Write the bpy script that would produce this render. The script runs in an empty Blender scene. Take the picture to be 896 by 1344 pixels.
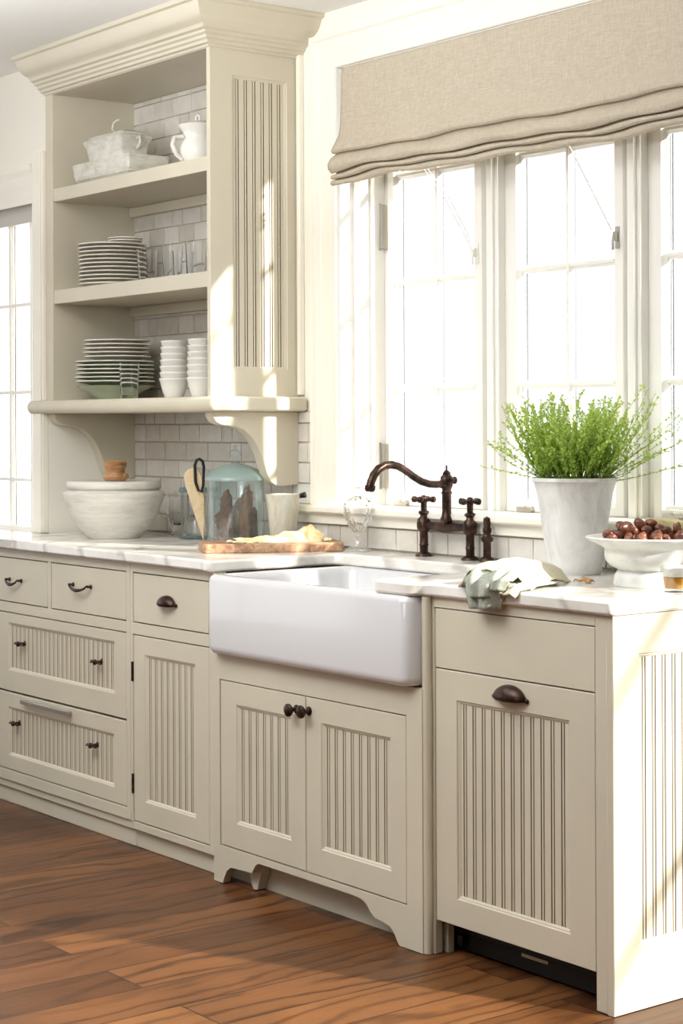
import bpy, bmesh, math, random
from math import sin, cos, pi, radians, sqrt
from mathutils import Vector, Matrix
rnd = random.Random(7)
COL = bpy.context.scene.collection

# ------------------------------------------------------------------ materials
def s2l(c):
    return tuple(((v/255)/12.92 if v/255 <= .04045 else ((v/255+.055)/1.055)**2.4) for v in c)
class N:
    def __init__(s, name):
        s.m = bpy.data.materials.new(name); s.m.use_nodes = True
        s.t = s.m.node_tree; s.t.nodes.clear()
        s.out = s.n('ShaderNodeOutputMaterial')
    def n(s, typ, **k):
        nd = s.t.nodes.new(typ)
        for a, v in k.items(): setattr(nd, a, v)
        return nd
    def l(s, a, b): s.t.links.new(a, b)
    def bsdf(s, color=None, rough=.5, metal=0, **inp):
        b = s.n('ShaderNodeBsdfPrincipled')
        if color is not None: b.inputs['Base Color'].default_value = (*color, 1)
        b.inputs['Roughness'].default_value = rough; b.inputs['Metallic'].default_value = metal
        for k, v in inp.items(): b.inputs[k.replace('_', ' ')].default_value = v
        s.l(b.outputs[0], s.out.inputs[0]); s.b = b; return b
    def coord(s, scale=(1,1,1), rot=(0,0,0)):
        c = s.n('ShaderNodeTexCoord'); mp = s.n('ShaderNodeMapping')
        mp.inputs['Scale'].default_value = scale; mp.inputs['Rotation'].default_value = rot
        s.l(c.outputs['Object'], mp.inputs[0]); return mp.outputs[0]
    def noise(s, vec, scale, detail=4, rough=.55, dist=0):
        t = s.n('ShaderNodeTexNoise'); t.inputs['Scale'].default_value = scale
        t.inputs['Detail'].default_value = detail; t.inputs['Roughness'].default_value = rough
        t.inputs['Distortion'].default_value = dist
        if vec is not None: s.l(vec, t.inputs['Vector'])
        return t.outputs['Fac']
    def ramp(s, fac, stops):
        r = s.n('ShaderNodeValToRGB'); e = r.color_ramp.elements
        while len(e) < len(stops): e.new(.5)
        for i, (p, c) in enumerate(stops): e[i].position = p; e[i].color = (*c, 1)
        s.l(fac, r.inputs[0]); return r.outputs[0]
    def mix(s, fac, a, b, mode='MIX'):
        m = s.n('ShaderNodeMix', data_type='RGBA', blend_type=mode)
        for sock, v in ((m.inputs['Factor'], fac), (m.inputs[6], a), (m.inputs[7], b)):
            if hasattr(v, 'links'): s.l(v, sock)
            elif isinstance(v, (int, float)): sock.default_value = v
            else: sock.default_value = (*v, 1)
        return m.outputs[2]
    def bump(s, h, strength=.2, dist=.002):
        b = s.n('ShaderNodeBump'); b.inputs['Strength'].default_value = strength
        b.inputs['Distance'].default_value = dist
        s.l(h, b.inputs['Height']); s.l(b.outputs[0], s.b.inputs['Normal'])
def plain(name, rgb, rough=.5, metal=0, **k):
    q = N(name); q.bsdf(s2l(rgb), rough, metal, **k); return q.m
def painted(name, rgb, var=.06, rough=.42, scale=3.0):
    q = N(name); q.bsdf(None, rough); v = q.coord()
    f = q.noise(v, scale, 5); c = s2l(rgb); d = tuple(x*(1-var) for x in c); l = tuple(min(1, x*(1+var*.5)) for x in c)
    q.l(q.ramp(f, [(.3, d), (.7, l)]), q.b.inputs['Base Color'])
    q.bump(q.noise(q.coord((1, 1, .15)), 160, 2), .05, .001); return q.m
M_cream = painted('cream_paint', (211, 203, 183))
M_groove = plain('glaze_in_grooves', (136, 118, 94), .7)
M_dark = plain('shadow_gap_brown', (58, 44, 32), .9)  # carcass coloured dark to deepen the shadow in door and drawer gaps
M_wall = painted('wall_paint', (244, 239, 227), .03, .6, 1.5)
M_taupe = painted('taupe_wall_paint', (112, 103, 92), .03, .7)
M_trim = painted('trim_paint', (246, 241, 228), .03, .4)
M_ceil = painted('ceiling_paint', (238, 238, 235), .02, .8, 1)
M_sash = painted('sash_paint', (250, 248, 242), .02, .4)
M_grey = plain('shaded_bar_grey', (104, 107, 118), .6)  # shade of the outer window bars put into the colour
M_porc = N('white_porcelain'); M_porc.bsdf(s2l((218, 217, 219)), .12, Coat_Weight=.3)
M_porc.bump(M_porc.noise(M_porc.coord((1, 1, .4)), 26, 3), .12, .004); M_porc = M_porc.m
M_white = plain('white_china', (236, 233, 226), .2)
M_plate = plain('plate_glaze', (214, 208, 194), .22)
M_rim = plain('plate_rim', (240, 236, 224), .2)
M_celadon = plain('pale_green_glaze', (176, 186, 160), .25)
M_steel = plain('brushed_nickel', (190, 186, 178), .35, 1)
M_black = plain('black_enamel', (12, 11, 11), .5)
M_honey = plain('amber_honey', (226, 160, 40), .15, Transmission_Weight=.3)
M_soil = plain('dark_soil', (60, 46, 32), .95)
def orb():
    q = N('oil_rubbed_bronze'); q.bsdf(None, .32, .75); f = q.noise(q.coord(), 45, 4)
    q.l(q.ramp(f, [(.35, s2l((40, 30, 26))), (.62, s2l((84, 62, 52))), (.8, s2l((122, 96, 80)))]), q.b.inputs['Base Color'])
    q.bump(f, .15, .002); return q.m
M_orb = orb()
def worn_ceramic(name, a, b, c, scale=9, stretch=(1, 1, 2.5), rough=.4):
    q = N(name); q.bsdf(None, rough); f = q.noise(q.coord(stretch), scale, 8, .65, .6)
    q.l(q.ramp(f, [(.28, s2l(a)), (.5, s2l(b)), (.72, s2l(c))]), q.b.inputs['Base Color'])
    q.bump(f, .25, .004); return q.m
M_bowl = worn_ceramic('crackled_white_stoneware', (196, 190, 180), (222, 218, 208), (234, 231, 224), 7, (1, 1, 6))
M_pot = worn_ceramic('whitewashed_grey_zinc', (192, 190, 188), (220, 218, 216), (238, 237, 234), 6, (2.5, 2.5, 1.2), .5)
M_ironst = worn_ceramic('aged_ironstone', (184, 182, 168), (212, 209, 198), (228, 226, 216), 16)
M_marbcup = worn_ceramic('marbled_cup_glaze', (206, 176, 140), (214, 214, 200), (240, 236, 226), 14, (1, 1, .6))
M_footed = worn_ceramic('grey_white_footed_ceramic', (196, 200, 198), (220, 221, 218), (236, 236, 232), 10)
M_pastry = worn_ceramic('crumbly_pale_cheese', (222, 178, 70), (246, 232, 190), (252, 246, 228), 22, (1, 1, 1), .7)
M_khaki = worn_ceramic('khaki_rind', (170, 158, 106), (196, 186, 138), (212, 204, 164), 14, (1, 1, 1), .8)
M_nut = worn_ceramic('chestnut_shell', (64, 34, 24), (112, 62, 44), (170, 112, 84), 30, (1, 1, 1), .28)
M_brown = worn_ceramic('dried_brown_bark', (70, 42, 28), (118, 76, 52), (168, 120, 90), 26, (1, 1, .5), .8)
M_knobwood = worn_ceramic('turned_wood', (132, 92, 56), (176, 130, 86), (200, 156, 110), 9, (1, 1, 7), .45)
M_mitt = worn_ceramic('natural_canvas', (196, 172, 132), (216, 194, 156), (226, 208, 174), 40, (1, 1, 1), .9)
def marble():
    q = N('veined_white_marble'); q.bsdf(None, .16); v = q.coord((1, 1, 1), (0, 0, .6))
    w = q.n('ShaderNodeTexWave', wave_type='BANDS', bands_direction='DIAGONAL')
    w.inputs['Scale'].default_value = 1.6; w.inputs['Distortion'].default_value = 9
    w.inputs['Detail'].default_value = 5; w.inputs['Detail Scale'].default_value = 1.4; q.l(v, w.inputs[0])
    a = q.ramp(w.outputs['Fac'], [(0, s2l((206, 201, 195))), (.07, s2l((231, 228, 222))), (.2, s2l((243, 240, 234)))])
    f = q.noise(v, 3.2, 6, .6, 1.0)
    b = q.ramp(f, [(.3, s2l((228, 224, 218))), (.6, (1, 1, 1))])
    q.l(q.mix(.8, a, b, 'MULTIPLY'), q.b.inputs['Base Color']); return q.m
M_marble = marble()
def tilemat():
    q = N('handmade_white_tile'); q.bsdf(None, .25)
    at = q.n('ShaderNodeAttribute', attribute_name='tint')
    c = q.ramp(at.outputs['Fac'], [(0, s2l((212, 206, 196))), (.5, s2l((222, 217, 208))), (1, s2l((232, 228, 221)))])
    f = q.noise(q.coord(), 22, 5); d = q.ramp(f, [(.3, (.86, .85, .83)), (.65, (1, 1, 1))])
    q.l(q.mix(.8, c, d, 'MULTIPLY'), q.b.inputs['Base Color']); q.bump(f, .3, .003); return q.m
M_tile = tilemat()
M_grout = plain('tile_grout', (206, 198, 186), .9)
def floormat():
    q = N('oiled_oak_planks'); q.bsdf(None, .3, 0, Specular_IOR_Level=.2); c = q.n('ShaderNodeTexCoord')
    sep = q.n('ShaderNodeSeparateXYZ'); q.l(c.outputs['Object'], sep.inputs[0])
    cmb = q.n('ShaderNodeCombineXYZ'); q.l(sep.outputs[1], cmb.inputs[0]); q.l(sep.outputs[0], cmb.inputs[1])
    br = q.n('ShaderNodeTexBrick'); q.l(cmb.outputs[0], br.inputs[0])
    br.offset = .37; br.inputs['Scale'].default_value = 1; br.inputs['Brick Width'].default_value = 1.9
    br.inputs['Row Height'].default_value = .165; br.inputs['Mortar Size'].default_value = .0022
    br.inputs['Mortar Smooth'].default_value = .3; br.inputs['Bias'].default_value = 0
    br.inputs['Color1'].default_value = (0, 0, 0, 1); br.inputs['Color2'].default_value = (1, 1, 1, 1)
    br.inputs['Mortar'].default_value = (.5, .5, .5, 1)
    base = q.ramp(br.outputs['Color'], [(0, s2l((74, 46, 27))), (.5, s2l((98, 62, 36))), (1, s2l((126, 84, 49)))])
    # shift the grain per plank
    add = q.n('ShaderNodeVectorMath', operation='MULTIPLY_ADD'); q.l(br.outputs['Color'], add.inputs[0])
    add.inputs[1].default_value = (3.1, 7.7, 1.3); q.l(c.outputs['Object'], add.inputs[2])
    mp = q.n('ShaderNodeMapping'); mp.inputs['Scale'].default_value = (1, .26, 1); q.l(add.outputs[0], mp.inputs[0])
    w = q.n('ShaderNodeTexWave', wave_type='BANDS', bands_direction='X')
    w.inputs['Scale'].default_value = 3.6; w.inputs['Distortion'].default_value = 16
    w.inputs['Detail'].default_value = 4; w.inputs['Detail Scale'].default_value = 1.2; q.l(mp.outputs[0], w.inputs[0])
    g = q.ramp(w.outputs['Fac'], [(0, (.34, .30, .27)), (.14, (.72, .70, .68)), (.4, (1.0, 1.0, 1.0))])
    mp2 = q.n('ShaderNodeMapping'); mp2.inputs['Scale'].default_value = (1, .04, 1); q.l(add.outputs[0], mp2.inputs[0])
    fine = q.noise(mp2.outputs[0], 130, 4, .6); fg = q.ramp(fine, [(.35, (.80, .78, .76)), (.6, (1.05, 1.05, 1.05))])
    big = q.noise(c.outputs['Object'], 1.7, 3); bg = q.ramp(big, [(.3, (.72, .68, .64)), (.7, (1.2, 1.17, 1.12))])
    msk = q.n('ShaderNodeMapRange'); q.l(q.noise(mp.outputs[0], 2.3, 3), msk.inputs[0]); msk.inputs['From Min'].default_value = .35; msk.inputs['From Max'].default_value = .62; msk.inputs['To Min'].default_value = .25; msk.inputs['To Max'].default_value = .95
    col = q.mix(msk.outputs[0], base, g, 'MULTIPLY'); col = q.mix(.7, col, fg, 'MULTIPLY'); col = q.mix(.8, col, bg, 'MULTIPLY')
    col = q.mix(br.outputs['Fac'], col, s2l((44, 26, 16)))
    q.l(col, q.b.inputs['Base Color']); q.bump(w.outputs['Fac'], .12, .002)
    q.l(q.ramp(fine, [(.3, (.28,)*3), (.7, (.44,)*3)]), q.b.inputs['Roughness']); return q.m
M_floor = floormat()
def boardmat():
    q = N('acacia_board'); q.bsdf(None, .5); f = q.noise(q.coord((1, 14, 14)), 3, 6, .6, .8)
    q.l(q.ramp(f, [(.3, s2l((122, 84, 60))), (.5, s2l((176, 136, 106))), (.7, s2l((206, 172, 140)))]), q.b.inputs['Base Color']); return q.m
M_board = boardmat()
def linen(name, a, b, scale=1.0):
    q = N(name); q.bsdf(None, .95); v = q.coord()
    f1 = q.noise(q.coord((600*scale, 40, 40*scale)), 1, 3); f2 = q.noise(q.coord((40*scale, 40, 600*scale)), 1, 3)
    m = q.n('ShaderNodeMath', operation='ADD'); q.l(f1, m.inputs[0]); q.l(f2, m.inputs[1])
    h = q.n('ShaderNodeMath', operation='MULTIPLY'); q.l(m.outputs[0], h.inputs[0]); h.inputs[1].default_value = .5
    q.l(q.ramp(h.outputs[0], [(.36, s2l(a)), (.64, s2l(b))]), q.b.inputs['Base Color'])
    q.bump(h.outputs[0], .25, .0015)
    tr = q.n('ShaderNodeBsdfTranslucent'); tr.inputs[0].default_value = (*s2l(b), 1)
    mx = q.n('ShaderNodeMixShader'); mx.inputs[0].default_value = .12
    q.l(q.b.outputs[0], mx.inputs[1]); q.l(tr.outputs[0], mx.inputs[2]); q.l(mx.outputs[0], q.out.inputs[0]); return q.m
M_linen = linen('woven_linen', (184, 172, 152), (214, 203, 184))
M_towel = linen('cream_towel_cloth', (214, 206, 176), (242, 236, 214))
M_towel2 = linen('sage_towel_cloth', (150, 154, 140), (194, 197, 184))
def thin_glass(name, tint, base=.06, edge=.75, rough=.02, milk=0, mcol=(1, 1, 1)):
    q = N(name); tr = q.n('ShaderNodeBsdfTransparent'); tr.inputs[0].default_value = (*tint, 1)
    gl = q.n('ShaderNodeBsdfGlossy'); gl.inputs['Roughness'].default_value = rough
    lw = q.n('ShaderNodeLayerWeight'); lw.inputs[0].default_value = .5
    mr = q.n('ShaderNodeMapRange'); mr.inputs['To Min'].default_value = base; mr.inputs['To Max'].default_value = edge
    pw = q.n('ShaderNodeMath', operation='POWER'); q.l(lw.outputs['Facing'], pw.inputs[0]); pw.inputs[1].default_value = 3
    q.l(pw.outputs[0], mr.inputs[0]); mx = q.n('ShaderNodeMixShader'); q.l(mr.outputs[0], mx.inputs[0])
    q.l(tr.outputs[0], mx.inputs[1]); q.l(gl.outputs[0], mx.inputs[2]); q.l(mx.outputs[0], q.out.inputs[0])
    if milk:
        df = q.n('ShaderNodeBsdfDiffuse'); df.inputs[0].default_value = (*mcol, 1); m2 = q.n('ShaderNodeMixShader'); m2.inputs[0].default_value = milk
        q.l(mx.outputs[0], m2.inputs[1]); q.l(df.outputs[0], m2.inputs[2]); q.l(m2.outputs[0], q.out.inputs[0])
    return q.m
M_pane = thin_glass('window_glass', (.97, .98, .98), .02, .3)
M_glass = thin_glass('clear_glass', (.96, .968, .965), .08, .8)
M_aqua = thin_glass('pale_aqua_glass', (.94, .975, .975), .08, .7, .02, .05, s2l((206, 224, 224)))
M_aqualid = thin_glass('aqua_glass_lid', (.90, .955, .95), .12, .8, .02, .36, s2l((186, 208, 204)))
M_crystal = thin_glass('crystal_foot', (.97, .975, .97), .22, .9, .02, .12)
M_blue = thin_glass('blue_rim_glass', (.72, .86, .91), .12, .7)
M_cutglass = N('cut_crystal'); M_cutglass.bsdf((1, 1, 1), .03, Transmission_Weight=1.0, IOR=1.25); M_cutglass = M_cutglass.m
def leafmat():
    q = N('thyme_leaf_green'); q.bsdf(None, .5)
    at = q.n('ShaderNodeAttribute', attribute_name='tint')
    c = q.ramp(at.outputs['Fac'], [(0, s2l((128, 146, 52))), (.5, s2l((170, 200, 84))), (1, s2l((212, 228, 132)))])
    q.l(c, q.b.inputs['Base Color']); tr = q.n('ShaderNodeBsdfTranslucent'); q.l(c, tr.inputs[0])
    mx = q.n('ShaderNodeMixShader'); mx.inputs[0].default_value = .45
    q.l(q.b.outputs[0], mx.inputs[1]); q.l(tr.outputs[0], mx.inputs[2]); q.l(mx.outputs[0], q.out.inputs[0]); return q.m
M_leaf = leafmat()

# ------------------------------------------------------------------ mesh builder
class MB:
    def __init__(s): s.v = []; s.f = []; s.mi = []; s.tint = []
    def add(s, verts, faces, mi=0, tint=.5):
        b = len(s.v); s.v += [tuple(p) for p in verts]
        s.f += [tuple(b+i for i in f) for f in faces]
        s.mi += [mi]*len(faces); s.tint += [tint]*len(faces); return s
    def box(s, x0, x1, y0, y1, z0, z1, mi=0, tint=.5):
        vs = [(x, y, z) for z in (z0, z1) for y in (y0, y1) for x in (x0, x1)]
        return s.add(vs, [(0,2,3,1),(4,5,7,6),(0,1,5,4),(2,6,7,3),(0,4,6,2),(1,3,7,5)], mi, tint)
    def prism(s, poly, fn, a, b, mi=0):
        n = len(poly); vs = [fn(p, q, a) for p, q in poly]+[fn(p, q, b) for p, q in poly]
        return s.add(vs, [tuple(range(n))[::-1], tuple(range(n, 2*n))]+[(i, (i+1) % n, n+(i+1) % n, n+i) for i in range(n)], mi)
    def loft(s, rings, cap0=True, cap1=True, loop=True, mi=0):
        n = len(rings[0]); vs = [p for r in rings for p in r]; fs = []
        for k in range(len(rings)-1):
            for i in range(n if loop else n-1):
                j = (i+1) % n; fs.append((k*n+i, k*n+j, (k+1)*n+j, (k+1)*n+i))
        if cap0: fs.append(tuple(range(n))[::-1])
        if cap1: fs.append(tuple((len(rings)-1)*n+i for i in range(n)))
        return s.add(vs, fs, mi)
    def lathe(s, prof, seg=40, c=(0, 0, 0), fn=None, cap0=False, cap1=False, wob=0, mi=0):
        rings = []
        for r, z in prof:
            ring = []
            for i in range(seg):
                a = 2*pi*i/seg; rr = r*(1+wob*sin(3*a+z*20)) if wob else r
                p = (rr*cos(a), rr*sin(a), z)
                if fn: p = fn(*p)
                ring.append((p[0]+c[0], p[1]+c[1], p[2]+c[2]))
            rings.append(ring)
        return s.loft(rings, cap0, cap1, True, mi)
    def tube(s, pts, r, seg=10, caps=True, mi=0, tint=.5):
        pts = [Vector(p) for p in pts]; n = len(pts)
        rs = r if isinstance(r, (list, tuple)) else [r]*n
        rings = []; up = None
        for i, p in enumerate(pts):
            t = (pts[min(i+1, n-1)]-pts[max(i-1, 0)]).normalized()
            if up is None: up = Vector((0, 0, 1)) if abs(t.z) < .9 else Vector((1, 0, 0))
            a = t.cross(up).normalized(); b = a.cross(t).normalized(); up = b
            rings.append([p+a*(rs[i]*cos(2*pi*k/seg))+b*(rs[i]*sin(2*pi*k/seg)) for k in range(seg)])
        b0 = len(s.f); s.loft(rings, caps, caps, True, mi)
        for i in range(b0, len(s.f)): s.tint[i] = tint
        return s
    def grid(s, fn, nu, nv, mi=0):
        vs = [fn(u/nu, v/nv) for v in range(nv+1) for u in range(nu+1)]
        return s.add(vs, [(v*(nu+1)+u, v*(nu+1)+u+1, (v+1)*(nu+1)+u+1, (v+1)*(nu+1)+u) for v in range(nv) for u in range(nu)], mi)
    def ball(s, c, rx, ry, rz, seg=16, rings=10, mi=0):
        pr = [(max(1e-4, sin(pi*k/rings)), -cos(pi*k/rings)) for k in range(rings+1)]
        return s.lathe(pr, seg, c, lambda x, y, z: (x*rx, y*ry, z*rz), True, True, 0, mi)
    def build(s, name, mats, parent=None, smooth=40, bevel=0, solid=0, subsurf=0, fixn=True, loc=None):
        org = Vector(loc) if loc is not None else (Vector(parent['_w']) if parent is not None else Vector((0, 0, 0)))
        me = bpy.data.meshes.new(name)
        me.from_pydata([(p[0]-org.x, p[1]-org.y, p[2]-org.z) for p in s.v], [], s.f)
        mats = mats if isinstance(mats, (list, tuple)) else [mats]
        for m in mats: me.materials.append(m)
        me.polygons.foreach_set('material_index', s.mi)
        at = me.attributes.new('tint', 'FLOAT', 'FACE'); at.data.foreach_set('value', s.tint)
        if fixn:
            bm = bmesh.new(); bm.from_mesh(me); bmesh.ops.recalc_face_normals(bm, faces=bm.faces); bm.to_mesh(me); bm.free()
        if smooth:
            me.polygons.foreach_set('use_smooth', [True]*len(me.polygons))
            me.set_sharp_from_angle(angle=radians(smooth))
        o = bpy.data.objects.new(name, me); COL.objects.link(o)
        if parent is not None:
            o.parent = parent; o.location = org-Vector(parent['_w']); o['_w'] = tuple(org)
        else:
            o.location = org; o['_w'] = tuple(org)
        if solid:
            md = o.modifiers.new('solid', 'SOLIDIFY'); md.thickness = solid; md.offset = 0
        if bevel:
            md = o.modifiers.new('bevel', 'BEVEL'); md.width = bevel; md.segments = 2
            md.limit_method = 'ANGLE'; md.angle_limit = radians(40)
        if subsurf:
            md = o.modifiers.new('sub', 'SUBSURF'); md.levels = subsurf; md.render_levels = subsurf
        return o
def tag(o, label, cat, group=None):
    o['label'] = label; o['category'] = cat
    if group: o['group'] = group
    return o
def thing(name, loc, label=None, cat=None, group=None):
    o = bpy.data.objects.new(name, None); COL.objects.link(o); o.location = loc; o['_w'] = tuple(loc)
    o.empty_display_size = .05
    if label: tag(o, label, cat, group)
    return o
def struct(o): o['kind'] = 'structure'; return o
def dup(root, loc, label, group=None, rz=0, rx=0, ry=0, sc=1):
    r = root.copy(); COL.objects.link(r); r.location = loc; r.rotation_euler = (rx, ry, rz); r.scale = (sc,)*3
    r['label'] = label
    if group: r['group'] = group
    for ch in root.children:
        c = ch.copy(); COL.objects.link(c); c.parent = r
        for g in ch.children:
            d = g.copy(); COL.objects.link(d); d.parent = c
    return r
def rrect(x0, x1, y0, y1, r, z, n=5):
    pts = []
    for cx, cy, a0 in ((x1-r, y1-r, 0), (x0+r, y1-r, 90), (x0+r, y0+r, 180), (x1-r, y0+r, 270)):
        for k in range(n+1):
            a = radians(a0+90*k/n); pts.append((cx+r*cos(a), cy+r*sin(a), z))
    return pts
def mitre(path, prof, fn, closed=False):
    """rings of a moulding profile (out, h) swept along a 2D path; out is to the left of travel"""
    n = len(path); rings = []
    for i, p in enumerate(path):
        def nrm(a, b):
            d = Vector((b[0]-a[0], b[1]-a[1])).normalized(); return Vector((-d.y, d.x))
        n0 = nrm(path[i-1], p) if i > 0 else nrm(p, path[1])
        n1 = nrm(p, path[i+1]) if i < n-1 else n0
        m = (n0+n1).normalized(); k = 1/max(.2, m.dot(n0))
        rings.append([fn(p[0]+m.x*k*o, p[1]+m.y*k*o, h) for o, h in prof])
    return rings
def front(y0): return lambda u, v, d: (u, y0+d, v)
def sideR(x0): return lambda u, v, d: (x0-d, u, v)

# ---- panelled joinery
def framed(mp, out, inn, t=.02):
    def ring(r, sh, d): return [mp(r[0]+sh, r[2]+sh, d), mp(r[1]-sh, r[2]+sh, d), mp(r[1]-sh, r[3]-sh, d), mp(r[0]+sh, r[3]-sh, d)]
    m = MB(); m.loft([ring(out, 0, t), ring(out, 0, .0015), ring(out, .0015, 0), ring(inn, 0, 0), ring(inn, .0025, .0035),
                      ring(inn, .005, .0035), ring(inn, .0095, .0065), ring(inn, .0095, t)], False, False)
    return m
def beadboard(mp, inn, d0=.0068, pitch=.0325):
    u0, u1, v0, v1 = inn[0]+.009, inn[1]-.009, inn[2]+.009, inn[3]-.009
    nb = max(1, round((u1-u0)/pitch)); w = (u1-u0)/nb; prof = [(u0, d0, 0)]
    for k in range(nb):
        a = u0+(k+.42)*w
        if 1:
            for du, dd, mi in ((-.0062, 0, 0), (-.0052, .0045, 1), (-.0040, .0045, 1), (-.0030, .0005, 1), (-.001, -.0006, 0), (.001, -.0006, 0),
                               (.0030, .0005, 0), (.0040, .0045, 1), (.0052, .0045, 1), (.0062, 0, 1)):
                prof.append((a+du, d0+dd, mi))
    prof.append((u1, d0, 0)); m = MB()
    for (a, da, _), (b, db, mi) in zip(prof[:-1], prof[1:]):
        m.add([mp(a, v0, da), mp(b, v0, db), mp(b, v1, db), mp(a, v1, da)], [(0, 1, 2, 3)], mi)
    return m
def panel_door(name, root, mp, out, inn, t=.02, label=None, pitch=.033):
    d = framed(mp, out, inn, t).build(name, M_cream, root, smooth=0)
    if label: d['label'] = label
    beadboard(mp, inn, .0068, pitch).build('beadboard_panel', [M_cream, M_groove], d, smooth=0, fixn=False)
    return d
def slab(name, root, y0, x0, x1, z0, z1, t=.02):
    return MB().box(x0, x1, y0, y0+t, z0, z1).build(name, M_cream, root, bevel=.0015)
def cup_pull(parent, x, y, z, a=.05):
    m = MB(); b = .026; c = a*.62
    def f(u, v):
        ph = pi*u; ps = pi/2*v*1.0
        return (x+a*cos(ph)*(1 if v < 1 else 1), y-.002-sin(ph)*b*cos(ps)-.001, z+sin(ph)*c*sin(ps)-.012)
    m.grid(f, 20, 8)
    o = m.build('cup_pull', M_orb, parent, solid=.0025)
    q = MB()
    for sx in (-1, 1):
        q.ball((x+sx*(a+.004), y-.004, z-.011), .006, .004, .006, 10, 6)
    q.tube([(x-a, y-.004, z-.013), (x-a*.6, y-.021, z-.014), (x, y-.028, z-.014), (x+a*.6, y-.021, z-.014), (x+a, y-.004, z-.013)], .0022, 8)
    q.build('lip', M_orb, o); return o
def bail_pull(parent, x, y, z, w=.09):
    m = MB()
    for sx in (-1, 1):
        m.lathe([(.001, 0), (.007, .0), (.007, .003), (.004, .006), (.004, .014), (.001, .016)], 12, (x+sx*w/2, y, z), lambda a, b, c: (a, -c, b))
    pts = []
    for k in range(13):
        t = k/12*2-1; pts.append((x+t*w/2, y-.018-.006*(1-t*t), z-.016*(1-t*t)**.7+.002))
    m.tube(pts, [.0028+.0035*(1-abs(k/6-1)) for k in range(13)], 8)
    for sx in (-1, 1): m.tube([(x+sx*w/2, y-.004, z), (x+sx*w/2, y-.018, z+.002)], .0035, 8)
    return m.build('bail_pull', M_orb, parent)
def ring_pull(parent, x, y, z):
    m = MB(); m.lathe([(.001, 0), (.012, 0), (.010, .004), (.005, .006), (.005, .022), (.009, .026), (.009, .032), (.001, .036)], 14, (x, y, z), lambda a, b, c: (a, -c, b))
    m.tube([(x-.03, y-.026, z-.003), (x-.012, y-.032, z+.003), (x+.012, y-.030, z+.002), (x+.028, y-.024, z-.004)], [.003, .005, .005, .003], 8)
    return m.build('drop_pull', M_orb, parent)
def knob(parent, x, y, z):
    m = MB(); m.lathe([(.001, 0), (.012, 0), (.012, .003), (.006, .006), (.0055, .016), (.012, .020), (.0175, .026), (.0175, .031), (.011, .036), (.001, .037)],
                      20, (x, y, z), lambda a, b, c: (a, -c, b))
    return m.build('knob', M_orb, parent)

# ------------------------------------------------------------------ the setting
WY = .60          # back wall face
ZC = 2.615        # ceiling
CT = .914         # worktop
struct(MB().box(-5.2, 4.6, -4.8, .9, -.05, 0).build('floor', M_floor))
struct(MB().box(-5.2, 4.6, -4.8, .9, ZC, ZC+.05).build('ceiling', M_ceil))
# back wall with window opening (x -1.775..-.015, z 1.02..2.43) and glazed doorway (x .5..2.3)
w = MB()
w.box(-3.10, -1.785, WY, .82, 0, ZC); w.box(-1.785, -.005, WY, .82, 0, 1.01); w.box(-1.785, -.005, WY, .82, 2.44, ZC)
w.box(-.005, .50, WY, .82, 0, ZC); w.box(.50, 3.3, WY, .82, 2.15, ZC); w.box(3.3, 4.6, WY, .82, 0, ZC)
struct(w.build('wall_back', M_wall, smooth=0))
struct(MB().box(-5.2, 4.6, -4.9, -4.8, 0, ZC).build('wall_front', M_taupe, smooth=0))  # unseen walls, added and kept dark to cut light on the cabinet fronts
struct(MB().box(4.6, 4.7, -4.9, .9, 0, ZC).build('wall_right', M_taupe, smooth=0))
w = MB()   # left wall bump that carries the far window
w.box(-5.3, -5.2, -4.9, .82, 0, .45); w.box(-5.3, -5.2, -4.9, .82, 2.42, ZC); w.box(-5.3, -5.2, -4.9, -4.2, .45, 2.42); w.box(-5.3, -5.2, -.15, .82, .45, 2.42); w.box(-5.28, -5.22, -2.2, -2.12, .45, 2.42); w.box(-5.28, -5.22, -4.2, -.15, 1.42, 1.46); w.box(-5.2, -4.2, .26, .82, 0, ZC); w.box(-4.2, -3.125, .26, .42, 0, .905); w.box(-4.2, -3.125, .26, .42, 2.13, ZC)  # end wall opening and its bars are unseen, added to let sky light in
w.box(-3.125, -3.105, .26, .82, 0, ZC); w.box(-3.105, -3.056, .26, WY, 0, ZC)
struct(w.build('wall_left', M_wall, smooth=0))

def tiles(m, x0, x1, z0, z1, y):
    z = z0; row = 0; h0 = .0655
    while z < z1-.012:
        h = min(h0*rnd.uniform(.94, 1.06), z1-z); x = x0-rnd.uniform(0, .09)
        while x < x1:
            wd = rnd.choice((.066, .10, .12, .13, .14)); a, b = max(x, x0)+.0008, min(x+wd, x1)-.0008
            if b-a > .008:
                t = rnd.random(); j = [y-.006-rnd.uniform(0, .0025) for _ in range(4)]; e = .0015
                vs = [(a, y, z+.0012), (b, y, z+.0012), (b, y, z+h-.0012), (a, y, z+h-.0012),
                      (a+e, j[0], z+.0012+e), (b-e, j[1], z+.0012+e), (b-e, j[2], z+h-.0012-e), (a+e, j[3], z+h-.0012-e)]
                m.add(vs, [(4, 5, 6, 7), (0, 1, 5, 4), (1, 2, 6, 5), (2, 3, 7, 6), (3, 0, 4, 7)], 0, t)
            x += wd
        z += h; row += 1
tm = MB(); tm.box(-3.044, .48, WY-.003, WY-.0005, CT+.001, .985, 1); tm.box(-3.044, -1.985, WY-.003, WY-.0005, .985, 2.49, 1)
tm.box(-1.985, -1.89, WY-.003, WY-.0005, .985, 1.345, 1)
tiles(tm, -3.044, -1.985, CT+.004, 2.49, WY-.003); tiles(tm, -1.985, -1.89, CT+.004, 1.345, WY-.003); tiles(tm, -1.89, .48, CT+.004, .985, WY-.003)
struct(tm.build('wall_backsplash', [M_tile, M_grout], smooth=0))
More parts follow.
